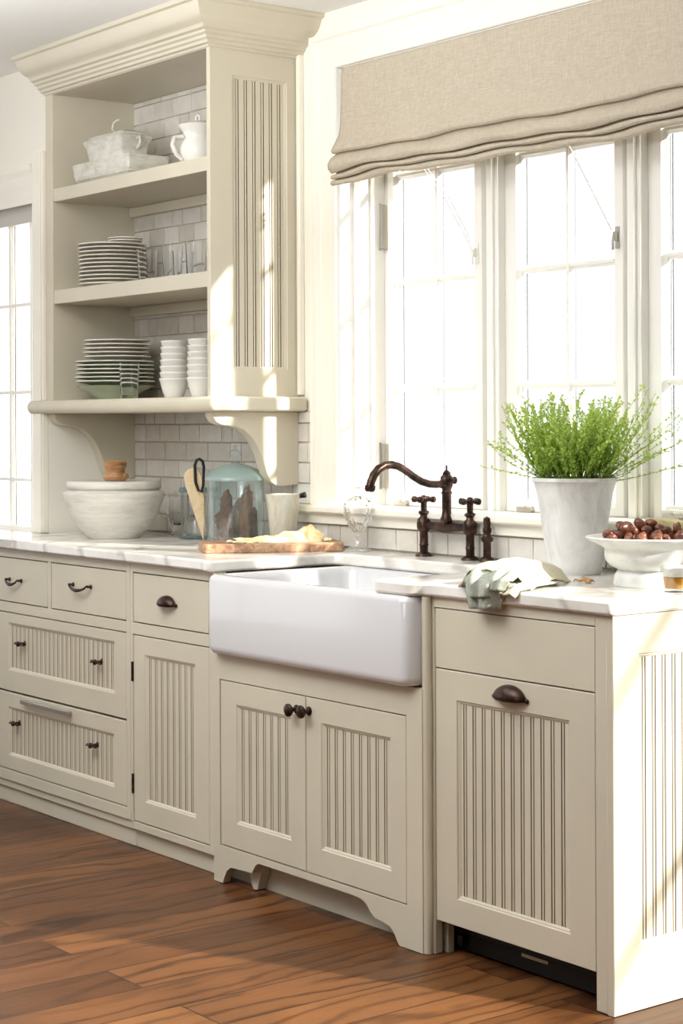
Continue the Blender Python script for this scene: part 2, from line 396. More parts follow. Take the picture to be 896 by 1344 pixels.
# slim corner trim between cupboard and window
struct(MB().box(-1.974, -1.955, WY-.02, WY-.0005, 1.398, 2.50).build('trim_1', M_trim, bevel=.003))

# ------------------------------------------------------------------ main window
W1 = thing('window_1', (-.9, .7, 1.03)); struct(W1)
X0, X1, Z0, Z1 = -1.775, -.015, 1.04, 2.43
prof = [(0, 0), (.002, -.010), (.012, -.014), (.020, -.016), (.066, -.018), (.074, -.024), (.088, -.026), (.094, -.034), (.108, -.034), (.108, 0)]
cm = MB(); cm.loft(mitre([(X1, 1.045), (X1, Z1), (X0, Z1), (X0, 1.045)][::-1], prof, lambda u, v, h: (u, WY+h, v)), True, True)
cm.build('casing', M_trim, W1, smooth=30)
sm = MB(); sm.loft([[(x, .735, 1.046), (x, .56, 1.045), (x, .553, 1.040), (x, .553, 1.026), (x, .56, 1.020), (x, .735, 1.020)] for x in (-1.978, .10)], True, True)
sm.box(-1.968, .09, .578, .5995, .988, 1.020)
sm.build('stool', M_trim, W1, smooth=30)
jm = MB(); jm.box(X0-.012, X0, .592, .80, 1.045, Z1); jm.box(X1, X1+.012, .592, .80, 1.045, Z1); jm.box(X0, X1, .592, .80, Z1, Z1+.012)
jm.box(X0-.012, X1+.012, .735, .80, 1.0, 1.045)
for a, b in ((-1.775, -1.700), (-1.232, -1.128), (-.661, -.563), (-.098, -.015)):
    jm.box(a, b, .745, .80, 1.045, Z1)
    if b-a > .08 and a > -1.7 and b < -.1:
        c = (a+b)/2; jm.box(c-.026, c+.026, .715, .745, 1.045, Z1); jm.box(c-.012, c+.012, .704, .715, 1.045, Z1)
jm.box(X0, X0+.035, .66, .745, 1.045, Z1); jm.box(X0+.035, X0+.055, .70, .745, 1.045, Z1); jm.box(X1-.03, X1, .66, .745, 1.045, Z1)
jm.build('jamb', M_sash, W1, bevel=.003)
def sash(gx0, gx1, i):
    s = MB(); st = .042; zb, zt = 1.082, 2.385; y0, y1 = .73, .775
    o = (gx0-st, gx1+st, 1.047, Z1-.003); n = (gx0, gx1, zb, zt)
    def ring(r, sh, y): return [(r[0]+sh, y, r[2]+sh), (r[1]-sh, y, r[2]+sh), (r[1]-sh, y, r[3]-sh), (r[0]+sh, y, r[3]-sh)]
    s.loft([ring(o, 0, y1), ring(o, 0, y0+.002), ring(o, .002, y0), ring(n, -.012, y0), ring(n, -.008, y0+.006), ring(n, 0, y0+.012), ring(n, 0, y1)], False, False)
    so = s.build('sash', M_sash, W1, smooth=0)
    g = MB(); g.box(gx0, gx1, .752, .755, zb, zt); g.build('glass_pane', M_pane, so, smooth=0)
    b = MB(); xm = (gx0+gx1)/2+.008; zs = [1.415, 1.75, 2.085]
    def bar(vert, c, a0, a1):
        e0 = 0 if vert else .0008
        pr = [(-.013+e0, .7515), (-.013+e0, .748), (-.006+e0, .740), (-.005+e0, .736+e0), (.005-e0, .736+e0), (.006-e0, .740), (.013-e0, .748), (.013-e0, .7515)]
        b.loft([[((c+u, y, e) if vert else (e, y, c+u)) for u, y in pr] for e in (a0, a1)])
    bar(True, xm, zb, zt)
    for z in zs: bar(False, z, gx0, gx1)
    # spacer-like strips behind the glass, greyed to stand for shaded outer bars
    for c in (xm,): b.box(c+.006, c+.011, .7555, .760, zb, zt, 1)
    b.box(gx0+.004, gx0+.0085, .7555, .760, zb, zt, 1)
    b.build('muntin_grid', [M_sash, M_grey], so, smooth=0)
    k = MB(); xr = gx1+.024
    k.box(xr-.007, xr+.007, .726, .7299, 1.78, 1.84); k.box(xr-.004, xr+.004, .714, .726, 1.80, 1.825); k.tube([(xr, .716, 1.822), (xr+.004, .706, 1.80), (xr+.004, .706, 1.775)], .004, 8)
    k.build('latch', M_steel if i == 1 else M_sash, so)
    c = MB(); cx = gx0+.03
    c.box(cx-.03, cx+.03, .715, .7299, 1.047, 1.062); c.tube([(cx, .722, 1.06), (cx+.02, .705, 1.064), (cx+.05, .70, 1.060)], .004, 8); c.ball((cx+.052, .70, 1.06), .007, .007, .007, 10, 6)
    c.build('crank', M_steel, so)
for i, (a, b) in enumerate(((-1.646, -1.285), (-1.080, -.709), (-.515, -.145))): sash(a, b, i)
hm = MB()
for z0, z1 in ((1.10, 1.24), (1.86, 2.0)):
    hm.box(-1.716, -1.703, .722, .7445, z0, z1); hm.tube([(-1.718, .722, z0-.004), (-1.718, .722, z1+.004)], .004, 8)
hm.build('hinge', M_steel, W1)

# far window in the left wall
W2 = thing('window_2', (-3.6, .3, .93)); struct(W2)
fm = MB()
fm.box(-4.2, -3.125, .30, .36, .905, .925); fm.box(-4.2, -4.15, .30, .36, .925, 2.13); fm.box(-3.140, -3.125, .29, .36, .925, 2.13)
fm.box(-4.15, -3.140, .30, .36, 2.06, 2.13)
fm.build('frame', M_sash, W2, bevel=.002)
MB().box(-4.15, -3.14, .333, .336, .925, 2.06).build('glass_pane', M_pane, W2, smooth=0)
b = MB()
for x in (-3.30, -3.47, -3.64, -3.81, -3.98): b.box(x-.007, x+.007, .318, .3325, .925, 2.06); b.box(x+.004, x+.008, .3365, .340, .925, 2.06, 1)
for z in (1.098, 1.428, 1.758): b.box(-4.15, -3.14, .320, .3325, z-.006, z+.006); b.box(-4.15, -3.14, .3365, .340, z-.006, z-.003, 1)
b.build('muntin_grid', [M_sash, M_grey], W2, smooth=0)
MB().box(-4.14, -3.142, .296, .2995, 2.057, 2.125).build('head_rail', plain('grey_head_band', (206, 203, 196), .7), W2)  # plain grey strip across the top of the glass
c = MB(); c.box(-3.130, -3.058, .236, .2595, CT+.0005, 2.295); c.box(-3.124, -3.064, .230, .236, CT+.0005, 2.289)
c.build('casing', M_trim, W2, bevel=.004)
hp = [(0, 0), (0, -.012), (.02, -.016), (.055, -.016), (.07, -.022), (.10, -.024), (.12, -.034), (.14, -.036), (.14, 0)]
hc = MB(); hc.loft([[(x, .2595+h, 2.115+o) for o, h in hp] for x in (-4.3, -3.131)]); hc.build('head_casing', M_trim, W2, smooth=20)

# unseen glazed door right of the cabinets, sized to shape the sun patches
D1 = thing('door_1', (1.4, .7, 0)); struct(D1)
dm = MB(); dm.box(.50, .58, .66, .74, 0, 2.15); dm.box(3.22, 3.3, .66, .74, 0, 2.15); dm.box(.58, 3.22, .66, .74, 0, .22); dm.box(.58, 3.22, .66, .74, 2.05, 2.15)
for z in (.82, 1.43): dm.box(.58, 3.22, .69, .71, z-.012, z+.012)
dm.build('door_frame', M_sash, D1, bevel=.003)
MB().box(.58, 3.22, .6985, .7015, .20, 2.05).build('glass_pane', M_pane, D1, smooth=0)

# ------------------------------------------------------------------ open shelf cupboard on the wall
UC = thing('wall_cupboard', (-2.5, .43, 1.345), 'tall cream open-shelf wall cupboard with crown moulding and curved brackets', 'cupboard')
XL, XR, YF = -3.055, -1.978, .25
MB().box(XL, -3.003, YF, .596, 1.392, 2.615).build('side_panel', M_cream, UC, bevel=.002)
sd = framed(sideR(XR), (YF, .596, 1.392, 2.52), (.335, .548, 1.478, 2.41), .018).build('side_panel', M_cream, UC, smooth=0)
sd['label'] = 'right side panel with beadboard inset'
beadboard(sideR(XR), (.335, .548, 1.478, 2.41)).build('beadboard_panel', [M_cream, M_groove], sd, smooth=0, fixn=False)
for z0, z1 in ((2.103, 2.150), (1.737, 1.787)):
    sh = MB().box(-3.002, -1.997, YF+.003, .59, z0, z1).build('shelf', M_cream, UC, bevel=.002)
    MB().box(-3.001, -1.998, .565, .588, z0-.036, z0-.0005).build('cleat', M_cream, sh, bevel=.002)
bs = MB(); bp = [(.59, 1.345), (.59, 1.392)]+[(.232-.010*sin(a), 1.3685+.0235*cos(a)) for a in [pi*k/8 for k in range(9)]]
bp = [(.59, 1.392)]+[(.236-.016*sin(pi*k/10), 1.3685+.0235*cos(pi*k/10)) for k in range(11)]+[(.59, 1.345)]
rings = []
for x, ins in ((-3.142, .010), (-3.138, .004), (-3.128, 0), (-1.945, 0), (-1.937, .004), (-1.933, .010)):
    rings.append([(x, (y+ins if y < .3 else (.59 if -3.05 < x else y)), 1.3685+(z-1.3685)*(1-ins*25)) for y, z in bp])
# keep the nose in front of the wall bump on the left: only the front strip continues past the side
bs.loft(rings[2:4] if False else [[(x, min(y, .59), z) for x, y, z in r] for r in rings[3:]][::-1]+[[(-3.0555, y, z) for _, y, z in rings[3]]])
bs2 = [[(x, min(y, .2295+.0), z) if y > .3 else (x, y-.008, z) for x, y, z in r] for r in rings[:3]]+[[(-3.0555, (.2295 if y > .3 else y-.008*0), z) for _, y, z in rings[3]]]
bs.loft(bs2)
bs.build('bottom_shelf', M_cream, UC, smooth=35)
MB().box(-3.002, -1.997, YF+.0185, .59, 2.4885, 2.52).build('top_board', M_cream, UC)
fr = MB().box(-3.002, -1.9965, YF, YF+.018, 2.488, 2.60).build('top_rail', M_cream, UC)
cp = [(0, 2.490), (.006, 2.490), (.010, 2.496), (.020, 2.499), (.024, 2.507), (.033, 2.511), (.036, 2.519), (.046, 2.524), (.049, 2.531),
      (.061, 2.535), (.065, 2.542), (.070, 2.548), (.086, 2.554), (.100, 2.564), (.112, 2.578), (.119, 2.594), (.122, 2.599), (.134, 2.602), (.138, 2.608), (.138, 2.6145), (0, 2.6145)]
cr = MB(); cr.loft(mitre([(XR, .599), (XR, YF), (XL, YF)][::-1], [(-o, h) for o, h in cp], lambda u, v, h: (u, v, h)), True, True)
cr.build('crown_moulding', M_cream, UC, smooth=30)
def bracket(x0, x1):
    # profile (y, z): ogee from the front under the shelf down to the wall
    pr = [(.590, 1.3445), (.255, 1.3445), (.258, 1.328), (.270, 1.312), (.290, 1.303), (.315, 1.300), (.345, 1.297), (.375, 1.286), (.402, 1.266), (.424, 1.240),
          (.441, 1.208), (.454, 1.172), (.466, 1.140), (.480, 1.118), (.500, 1.106), (.530, 1.104), (.590, 1.108)]
    m = MB(); m.prism(pr, lambda p, q, x: (x, p, q), x0, x1); return m.build('bracket', M_cream, UC, bevel=.002)
bracket(-2.022, XR); bracket(-3.054, -3.006)

# ------------------------------------------------------------------ roman shade
RS = thing('roman_shade', (-.9, .575, 2.40), 'oatmeal linen roman shade with soft stacked folds across the top of the window', 'window shade')
sx0, sx1 = -1.742, -.045
pr = [(.594, 2.425), (.590, 2.40), (.588, 2.32), (.585, 2.25), (.580, 2.21), (.570, 2.185), (.560, 2.168), (.556, 2.158), (.562, 2.151), (.578, 2.152),
      (.572, 2.146), (.558, 2.136), (.546, 2.122), (.542, 2.108), (.550, 2.097), (.576, 2.101), (.566, 2.094), (.550, 2.088), (.548, 2.081), (.556, 2.077), (.578, 2.083),
      (.566, 2.075), (.554, 2.068), (.555, 2.060), (.564, 2.056), (.580, 2.066)]
pr2 = []
for (a, b), (c, d) in zip(pr[:-1], pr[1:]):
    for k in range(3): pr2.append((a+(c-a)*k/3, b+(d-b)*k/3))
pr2.append(pr[-1])
def shade(u, v):
    k = v*(len(pr2)-1); y, z = pr2[min(int(round(k)), len(pr2)-1)]
    x = sx0+(sx1-sx0)*u; wgt = max(0, min(1, (2.24-z)/.12))
    sag = .005*sin(x*4.1+1.0)+.004*sin(x*9.7+2*z*10)+.0025*sin(x*23+z*60)
    dz = wgt*(sag-.004); dy = wgt*(.005*sin(x*7.3+z*40)+.003*sin(x*17+z*90))
    end = -.012*wgt if u < .5 else .008*wgt
    return (x+end*(1-min(1, min(u, 1-u)*14)), min(.594, y+dy), z+dz)
MB().grid(shade, 160, len(pr2)-1).build('shade_fabric', M_linen, RS, smooth=180, solid=.002, fixn=False)
MB().box(sx0+.004, sx1-.004, .5955, .5995+.02, 2.395, 2.428).build('head_rail', M_trim, RS)
cd = MB(); cd.tube([(-1.36, .60, 2.07), (-1.31, .64, 1.98), (-1.27, .69, 1.86), (-1.262, .712, 1.80)], .0014, 6)
cd.tube([(-1.345, .60, 2.07), (-1.29, .64, 1.98), (-1.262, .69, 1.87), (-1.258, .712, 1.80)], .0014, 6)
cd.build('cord', M_rim, RS)
cd = MB(); cd.tube([(-.76, .62, 2.06), (-.73, .66, 1.96), (-.69, .71, 1.83)], .0014, 6); cd.build('cord', M_rim, RS)

# ------------------------------------------------------------------ base cabinets
def frame_boxes(m, y0, t, xs, zs): pass
DC = thing('drawer_cabinet', (-2.56, .3, 0), 'cream base cabinet with two small drawers over two wide beadboard drawers', 'cabinet')
g = .0034
m = MB(); t = .022
m.box(-3.38, -2.990, 0, t, .083, .880); m.box(-2.078, -2.0545, 0, t, .083, .880)
m.box(-2.990, -2.078, 0, t, .851, .880); m.box(-2.990, -2.078, 0, t, .662, .6955); m.box(-2.990, -2.078, 0, t, .083, .1185)
m.box(-2.5855, -2.5635, 0, t, .6955, .851)
m.build('face_frame', M_cream, DC, bevel=.001)
MB().box(-3.04, -2.0545, .023, .585, .085, .878).build('carcass', M_dark, DC)
MB().box(-3.38, -3.041, .023, .225, .0, .878).build('side_panel', M_cream, DC)
m = MB(); m.box(-3.38, -2.0545, .008, .0225, .055, .0828); m.box(-3.38, -2.0545, .018, .0225, 0, .0549); m.build('plinth', M_cream, DC, bevel=.003)
d = slab('drawer', DC, .001, -2.990+g, -2.5855-g, .6955+g, .851-g); bail_pull(d, -2.815, .001, .775, .085)
d = slab('drawer', DC, .001, -2.5635+g, -2.078-g, .6955+g, .851-g); bail_pull(d, -2.355, .001, .787, .115)
d = panel_door('drawer', DC, front(.001), (-2.990+g, -2.078-g, .3885+g, .662-g), (-2.872, -2.152, .462, .626), .02, None, .029)
ring_pull(d, -2.765, .0115, .562); ring_pull(d, -2.245, .0115, .553)
d = panel_door('drawer', DC, front(.001), (-2.990+g, -2.078-g, .1185+g, .3885-g), (-2.872, -2.158, .170, .336), .02, 'lower wide drawer with a slim bar pull on its top rail', .029)
ring_pull(d, -2.805, .0115, .287); ring_pull(d, -2.275, .0115, .285)
bp = MB(); bp.box(-2.745, -2.415, -.022, -.014, .362, .376); bp.box(-2.735, -2.72, -.014, .001, .364, .374); bp.box(-2.44, -2.425, -.014, .001, .364, .374)
bp.build('bar_pull', M_steel, d, bevel=.002)

BC = thing('base_cabinet', (-1.8, .3, 0), 'narrow cream base cabinet with cup-pull drawer above a beadboard door', 'cabinet')
m = MB(); m.box(-2.053, -2.040, 0, t, .060, .880); m.box(-1.6125, -1.556, 0, t, .060, .880)
m.box(-2.040, -1.6125, 0, t, .851, .880); m.box(-2.040, -1.6125, 0, t, .660, .695); m.box(-2.040, -1.6125, 0, t, .060, .083)
m.build('face_frame', M_cream, BC, bevel=.001)
MB().box(-2.053, -1.556, .023, .585, .065, .878).build('carcass', M_dark, BC)
m = MB(); m.box(-2.053, -1.556, .018, .045, 0, .0598); m.build('plinth', M_cream, BC, bevel=.003)
d = slab('drawer', BC, .001, -2.040+g, -1.6125-g, .695+g, .851-g); cup_pull(d, -1.835, .001, .777, .044)
d = panel_door('door', BC, front(.001), (-2.040+g, -1.6125-g, .083+g, .660-g), (-1.972, -1.688, .152, .602), .02)
for z in (.545, .20): MB().tube([(-2.0395, -.002, z-.03), (-2.0395, -.002, z+.03)], .004, 8).build('hinge', M_orb, d)

SC = thing('sink_base_cabinet', (-1.1, .3, 0), 'cream sink base cabinet with two beadboard doors, round knobs and scalloped feet', 'cabinet')
ys = -.025
m = MB(); z1 = .653
m.box(-1.552, -1.5205, ys, 0, .108, z1); m.box(-.6845, -.660, ys, 0, .108, z1); m.box(-1.5205, -.6845, ys, 0, .5805, z1)
m.box(-1.552, -1.540, ys, 0, z1, .879)
# scalloped foot rail
ap = [(-1.552, .108), (-1.552, .002), (-1.508, .002), (-1.500, .020), (-1.487, .040), (-1.468, .052), (-1.445, .054), (-1.430, .046), (-1.418, .030), (-1.415, .014), (-1.398, .004), (-1.386, .010), (-1.378, .030), (-1.362, .058), (-1.345, .082),
      (-1.330, .090), (-.915, .090), (-.872, .088), (-.850, .080), (-.832, .062), (-.815, .050), (-.780, .047), (-.752, .042), (-.736, .028), (-.725, .012), (-.715, .002), (-.660, .002), (-.660, .108)]
ap2 = [p for p in ap if not (-1.44 < p[0] < -1.37)]
m.prism(ap2, lambda p, q, y: (p, y, q), ys, 0)
# turned corner post
m.lathe([(.0135, .002), (.0135, .652)], 20, (-.6235, ys+.0165, 0), None, True, True)
m.lathe([(.0125, .652), (.0125, .879)], 20, (-.6235, ys+.0165, 0), None, True, True)
m.box(-.660, -.624, ys, .0, .002, .652); m.box(-.636, -.607, .0, .022, .002, .879)
m.build('face_frame', M_cream, SC, smooth=30)
MB().box(-1.550, -.63, .002, .56, .10, .640).build('carcass', M_dark, SC)
m = MB(); m.box(-1.550, -.60, .037, .055, 0, .098); m.build('plinth', M_cream, SC)
mo = MB(); mo.prism([(-1.440, .050), (-1.425, .046), (-1.41, .030), (-1.405, .012), (-1.395, .002), (-1.378, .004), (-1.372, .022), (-1.36, .05), (-1.355, .088), (-1.44, .088)], lambda p, q, y: (p, y, q), .004, .034)
mo.build('inner_foot', M_cream, SC)
d = panel_door('door', SC, front(ys+.001), (-1.5205+g, -1.1085-g/2, .108+g, .5805-g), (-1.438, -1.176, .181, .516), .02); knob(d, -1.148, ys+.001, .539)
d = panel_door('door', SC, front(ys+.001), (-1.1085+g/2, -.6845-g, .108+g, .5805-g), (-1.040, -.748, .181, .516), .02); knob(d, -1.092, ys+.001, .541)

SK = thing('farmhouse_sink', (-1.09, .2, .655), 'white fireclay apron-front farmhouse sink under the marble cutout', 'sink')
a0, a1, b0, b1 = -1.536, -.638, -.062, .47
ri = [rrect(a0+.03, a1-.03, b0+.03, b1-.03, .03, .6545), rrect(a0+.008, a1-.008, b0+.008, b1-.008, .03, .658), rrect(a0+.001, a1-.001, b0+.001, b1-.001, .03, .668), rrect(a0, a1, b0, b1, .03, .68), rrect(a0, a1, b0, b1, .03, .862),
      rrect(a0+.003, a1-.003, b0+.003, b1-.003, .03, .874), rrect(a0+.010, a1-.010, b0+.010, b1-.010, .03, .879), rrect(a0+.030, a1-.030, b0+.030, b1-.030, .03, .879),
      rrect(a0+.037, a1-.037, b0+.037, b1-.037, .035, .874), rrect(a0+.042, a1-.042, b0+.042, b1-.042, .04, .860), rrect(a0+.055, a1-.055, b0+.055, b1-.055, .05, .72), rrect(a0+.075, a1-.075, b0+.075, b1-.075, .05, .70)]
mk = MB(); mk.loft(ri); mk.build('basin', M_porc, SK, smooth=60)
dr = MB(); dr.lathe([(.001, .7015), (.035, .7015), (.043, .7035), (.043, .7005), (.001, .7005)], 24, (-1.09, .2, 0)); dr.build('drain', M_steel, SK)

DW = thing('dishwasher', (-.33, .3, 0), 'panel-ready dishwasher with cream beadboard front, cup pull and black toe kick', 'dishwasher')
slab('control_panel', DW, .001, -.6025, -.0575, .7065, .851)
d = panel_door('door', DW, front(.001), (-.6025, -.0575, .0865, .7035), (-.5245, -.1375, .152, .634), .02); cup_pull(d, -.330, .001, .672, .052)
MB().box(-.601, -.058, .022, .56, .105, .85).build('tub', M_black, DW)
m = MB(); m.box(-.598, -.056, .070, .10, .006, .102); m.box(-.598, -.056, .060, .07, .05, .062); m.box(-.585, -.565, .052, .07, .02, .045)
m.build('toe_kick', M_black, DW, bevel=.002)
MB().box(-.37, -.28, .0675, .0698, .038, .046).build('nameplate', M_steel, DW)
SU = thing('cabinet_surround', (-.03, .3, 0), 'cream end cabinet frame around the dishwasher with a sunlit beadboard side panel', 'cabinet')
m = MB(); m.box(-.055, -.0205, 0, .022, .002, .879); m.box(-.606, -.055, 0, .022, .8535, .879); m.box(-.6065, -.6045, 0, .022, .002, .879)
m.build('face_frame', M_cream, SU, bevel=.001)
e = framed(sideR(0), (-.0005, .598, .001, .879), (.080, .520, .143, .792), .02).build('end_panel', M_cream, SU, smooth=0)
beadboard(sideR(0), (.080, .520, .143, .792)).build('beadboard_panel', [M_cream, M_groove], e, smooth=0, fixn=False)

# worktop: one continuous marble slab cut around the sink
def arc(cx, cy, r, a0, a1, n=6): return [(cx+r*cos(radians(a0+(a1-a0)*k/n)), cy+r*sin(radians(a0+(a1-a0)*k/n))) for k in range(n+1)]
poly = [(-3.40, -.024), (-1.625, -.024), (-1.605, -.028), (-1.59, -.036), (-1.560, -.038)]
poly += [(-1.552, -.034), (-1.550, -.02), (-1.552, .36)]+arc(-1.492, .37, .06, 180, 90)[:]
poly += arc(-.845, .37, .06, 90, 0)+[(-.785, .0)]
poly += [(-.789, -.030), (-.784, -.046), (-.770, -.051), (-.665, -.052), (-.645, -.048), (-.632, -.036), (-.620, -.024), (-.600, -.016), (-.56, -.014), (-.01, -.014), (.004, -.010), (.008, .004), (.008, .594), (-3.045, .594), (-3.045, .229), (-3.40, .229)]
m = MB(); m.prism(poly, lambda p, q, z: (p, q, z), .880, CT)
WT = m.build('marble_worktop', M_marble, None, smooth=35, bevel=.007)
tag(WT, 'white veined marble worktop running around the sink along all the base cabinets', 'worktop')

# ------------------------------------------------------------------ bridge faucet
FA = thing('bridge_faucet', (-1.197, .55, CT), 'oil-rubbed bronze bridge faucet with swan-neck spout and two cross handles behind the sink', 'faucet')
fy = .55
for x in (-1.300, -1.095):
    v = MB(); v.lathe([(.001, CT), (.026, CT), (.026, CT+.004), (.020, CT+.009), (.0125, CT+.013), (.0125, CT+.03), (.0145, CT+.034), (.0125, CT+.038), (.0125, .985), (.0185, .99), (.021, 1.0), (.021, 1.012), (.018, 1.024), (.011, 1.030), (.011, 1.036), (.016, 1.040), (.016, 1.046), (.009, 1.050), (.009, 1.066), (.001, 1.07)], 24, (x, fy, 0))
    vo = v.build('valve_pillar', M_orb, FA, smooth=50)
    h = MB(); a0 = .5 if x < -1.2 else .2
    for k in range(4):
        a = a0+k*pi/2; dx, dy = cos(a), sin(a)
        h.tube([(x+dx*q, fy+dy*q, 1.081) for q in (.0, .012, .020, .026, .034, .038)], [.007, .0055, .0065, .0095, .0095, .004], 10)
    h.ball((x, fy, 1.083), .011, .011, .011, 14, 8); h.lathe([(.009, 1.066), (.010, 1.075), (.006, 1.08)], 14, (x, fy, 0))
    h.build('cross_handle', M_orb, vo, smooth=60)
br = MB(); br.tube([(-1.280, fy, 1.006), (-1.25, fy, 1.004), (-1.20, fy, 1.002), (-1.15, fy, 1.004), (-1.115, fy, 1.006)], [.011, .0125, .016, .0125, .011], 14)
br.build('bridge', M_orb, FA, smooth=60)
po = MB(); po.lathe([(.012, 1.012), (.017, 1.020), (.019, 1.028), (.015, 1.036), (.0135, 1.05), (.0135, 1.098), (.017, 1.104), (.013, 1.108), (.0135, 1.114), (.018, 1.124), (.020, 1.136), (.017, 1.150), (.011, 1.156), (.012, 1.160), (.007, 1.166), (.0025, 1.169), (.0025, 1.182), (.001, 1.183)], 24, (-1.197, fy, 0), None, True, True)
po.ball((-1.162, fy, 1.140), .010, .007, .011, 12, 8); po.tube([(-1.18, fy, 1.140), (-1.16, fy, 1.140)], .005, 8)
po.build('post', M_orb, FA, smooth=50)
pts = [(.535, 1.129), (.51, 1.128), (.485, 1.130), (.455, 1.138), (.425, 1.153), (.395, 1.171), (.37, 1.183), (.345, 1.188), (.32, 1.186), (.298, 1.176), (.282, 1.160), (.272, 1.142), (.268, 1.128)]
sp = MB(); sp.tube([(-1.197, y, z) for y, z in pts], [.0105, .0105, .0105, .0105, .0105, .0108, .0112, .0115, .012, .0122, .0122, .0122, .0122], 16)
sp.tube([(-1.197, .2685, 1.131), (-1.197, .267, 1.119), (-1.197, .2665, 1.113)], [.0155, .0155, .011], 16); sp.ball((-1.197, .535, 1.129), .014, .014, .014, 14, 8)
sp.build('spout', M_orb, FA, smooth=60)
SP = MB(); SP.lathe([(.001, CT), (.024, CT), (.024, CT+.004), (.017, CT+.010), (.0115, CT+.014), (.0115, .968), (.017, .972), (.018, .980), (.012, .986), (.010, .992), (.013, .998), (.013, 1.006), (.010, 1.012), (.011, 1.026), (.010, 1.036), (.001, 1.041)], 24, (-1.023, .55, 0))
o = SP.build('side_sprayer', M_orb, None, smooth=50, loc=(-1.023, .55, CT)); tag(o, 'small bronze side sprayer standing right of the bridge faucet', 'sprayer')

# ------------------------------------------------------------------ pot of thyme
PX, PY = -.570, .448
FP = thing('potted_thyme', (PX, PY, CT), 'tapered whitewashed metal pot of bushy green thyme under the window', 'potted plant')
m = MB(); m.lathe([(.001, CT), (.064, CT), (.068, CT+.006), (.071, CT+.03), (.083, 1.02), (.085, 1.03), (.0845, 1.035), (.0985, 1.125), (.100, 1.13), (.1055, 1.150), (.112, 1.154), (.112, 1.162), (.108, 1.163), (.104, 1.150), (.097, 1.13), (.090, 1.10), (.001, 1.10)], 48, (PX, PY, 0), wob=.006)
m.build('pot', M_pot, FP, smooth=50)
m = MB(); m.lathe([(.099, 1.138), (.06, 1.147), (.001, 1.150)], 24, (PX, PY, 0), None, False, True); m.build('soil', M_soil, FP)
st = MB(); lf = MB(); r2 = random.Random(3)
def leaf(p, d, L, tint):
    d = d.normalized(); a = d.cross(Vector((r2.uniform(-1, 1), r2.uniform(-1, 1), r2.uniform(-1, 1)))).normalized()*L*.32
    lf.add([p, p+d*L*.5+a, p+d*L, p+d*L*.5-a], [(0, 1, 2, 3)], 0, tint)
def stem(base, lean, az, L, nl, droop=.25, thick=.0011):
    n = 9; pts = []; p = Vector(base); dirv = Vector((sin(lean)*cos(az), sin(lean)*sin(az), cos(lean)))
    for k in range(n+1):
        pts.append(p.copy()); t = k/n
        dirv = (dirv+Vector((r2.uniform(-.2, .2), r2.uniform(-.2, .2), r2.uniform(-.08, .14)-droop*.05*t))).normalized()
        p = p+dirv*(L/n)
        if p.y > .585: p.y = .585
    tn = r2.random(); st.tube(pts, [thick*(1-.6*k/n) for k in range(n+1)], 4, False, 0, tn*.6+.1)
    for k in range(nl):
        t = (k+r2.random())/nl; t = .18+.82*t**.8; q = min(n-1, int(t*n)); f = t*n-q; pp = pts[q].lerp(pts[q+1], min(1, f))
        dd = (pts[q+1]-pts[q]).normalized(); side = Vector((r2.uniform(-1, 1), r2.uniform(-1, 1), r2.uniform(-.3, .6)))
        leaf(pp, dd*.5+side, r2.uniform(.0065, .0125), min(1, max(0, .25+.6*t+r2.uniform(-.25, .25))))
for i in range(300):
    a = r2.uniform(0, 2*pi); rr = .088*sqrt(r2.random()); base = (PX+rr*cos(a), PY+rr*sin(a), 1.143)
    lean = min(1.0, abs(r2.gauss(.10, .22))+rr*2.4); L = r2.uniform(.12, .262)*(1-.2*lean)
    stem(base, lean, a+r2.gauss(0, .5), L, int(20+L*120))
for az, lean, L in ((pi+.5, 1.1, .19), (pi+.3, 1.3, .20), (.75, .85, .27), (.55, .95, .28), (.3, .8, .27), (pi+.7, .8, .23), (.5, 1.25, .22), (pi+.6, .7, .24), (.45, .65, .28), (-.5, .9, .24)):
    for _ in range(3): stem((PX+.07*cos(az), PY+.07*sin(az), 1.15), lean+r2.uniform(-.15, .15), az+r2.uniform(-.15, .15), L, 34, .6)
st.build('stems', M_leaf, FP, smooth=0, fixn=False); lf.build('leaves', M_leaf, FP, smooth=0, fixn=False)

# ------------------------------------------------------------------ footed bowl of chestnuts
BX, BY = -.205, .335
o = MB(); o.lathe([(.001, .922), (.060, .920), (.080, .9145), (.084, .9145), (.086, .920), (.083, .940), (.078, .948), (.074, .953), (.080, .957), (.094, .963), (.104, .975), (.107, .990), (.1065, 1.002), (.112, 1.008), (.130, 1.017), (.149, 1.026), (.152, 1.030), (.148, 1.033), (.128, 1.026), (.108, 1.013), (.10, 1.0), (.085, .980), (.001, .972)], 56, (BX, BY, 0), wob=.004)
o = o.build('footed_bowl', M_footed, None, smooth=60, loc=(BX, BY, CT)); tag(o, 'pale grey-white footed ceramic bowl heaped with chestnuts on the right worktop', 'bowl')
nutm = []
for k in range(3):
    n = MB(); rings = []
    for i in range(9):
        t = i/8; z = -cos(pi*t); r = max(.02, sin(pi*t))*(1 if z < 0 else 1-.35*z*z); rings.append([(r*cos(2*pi*j/12)*.0165, r*sin(2*pi*j/12)*.0125*(.85+.1*k), z*.0145+(.004 if i == 8 else 0)) for j in range(12)])
    n.loft(rings); nutm.append(n)
ro = random.Random(11); spots = []; nuts = None
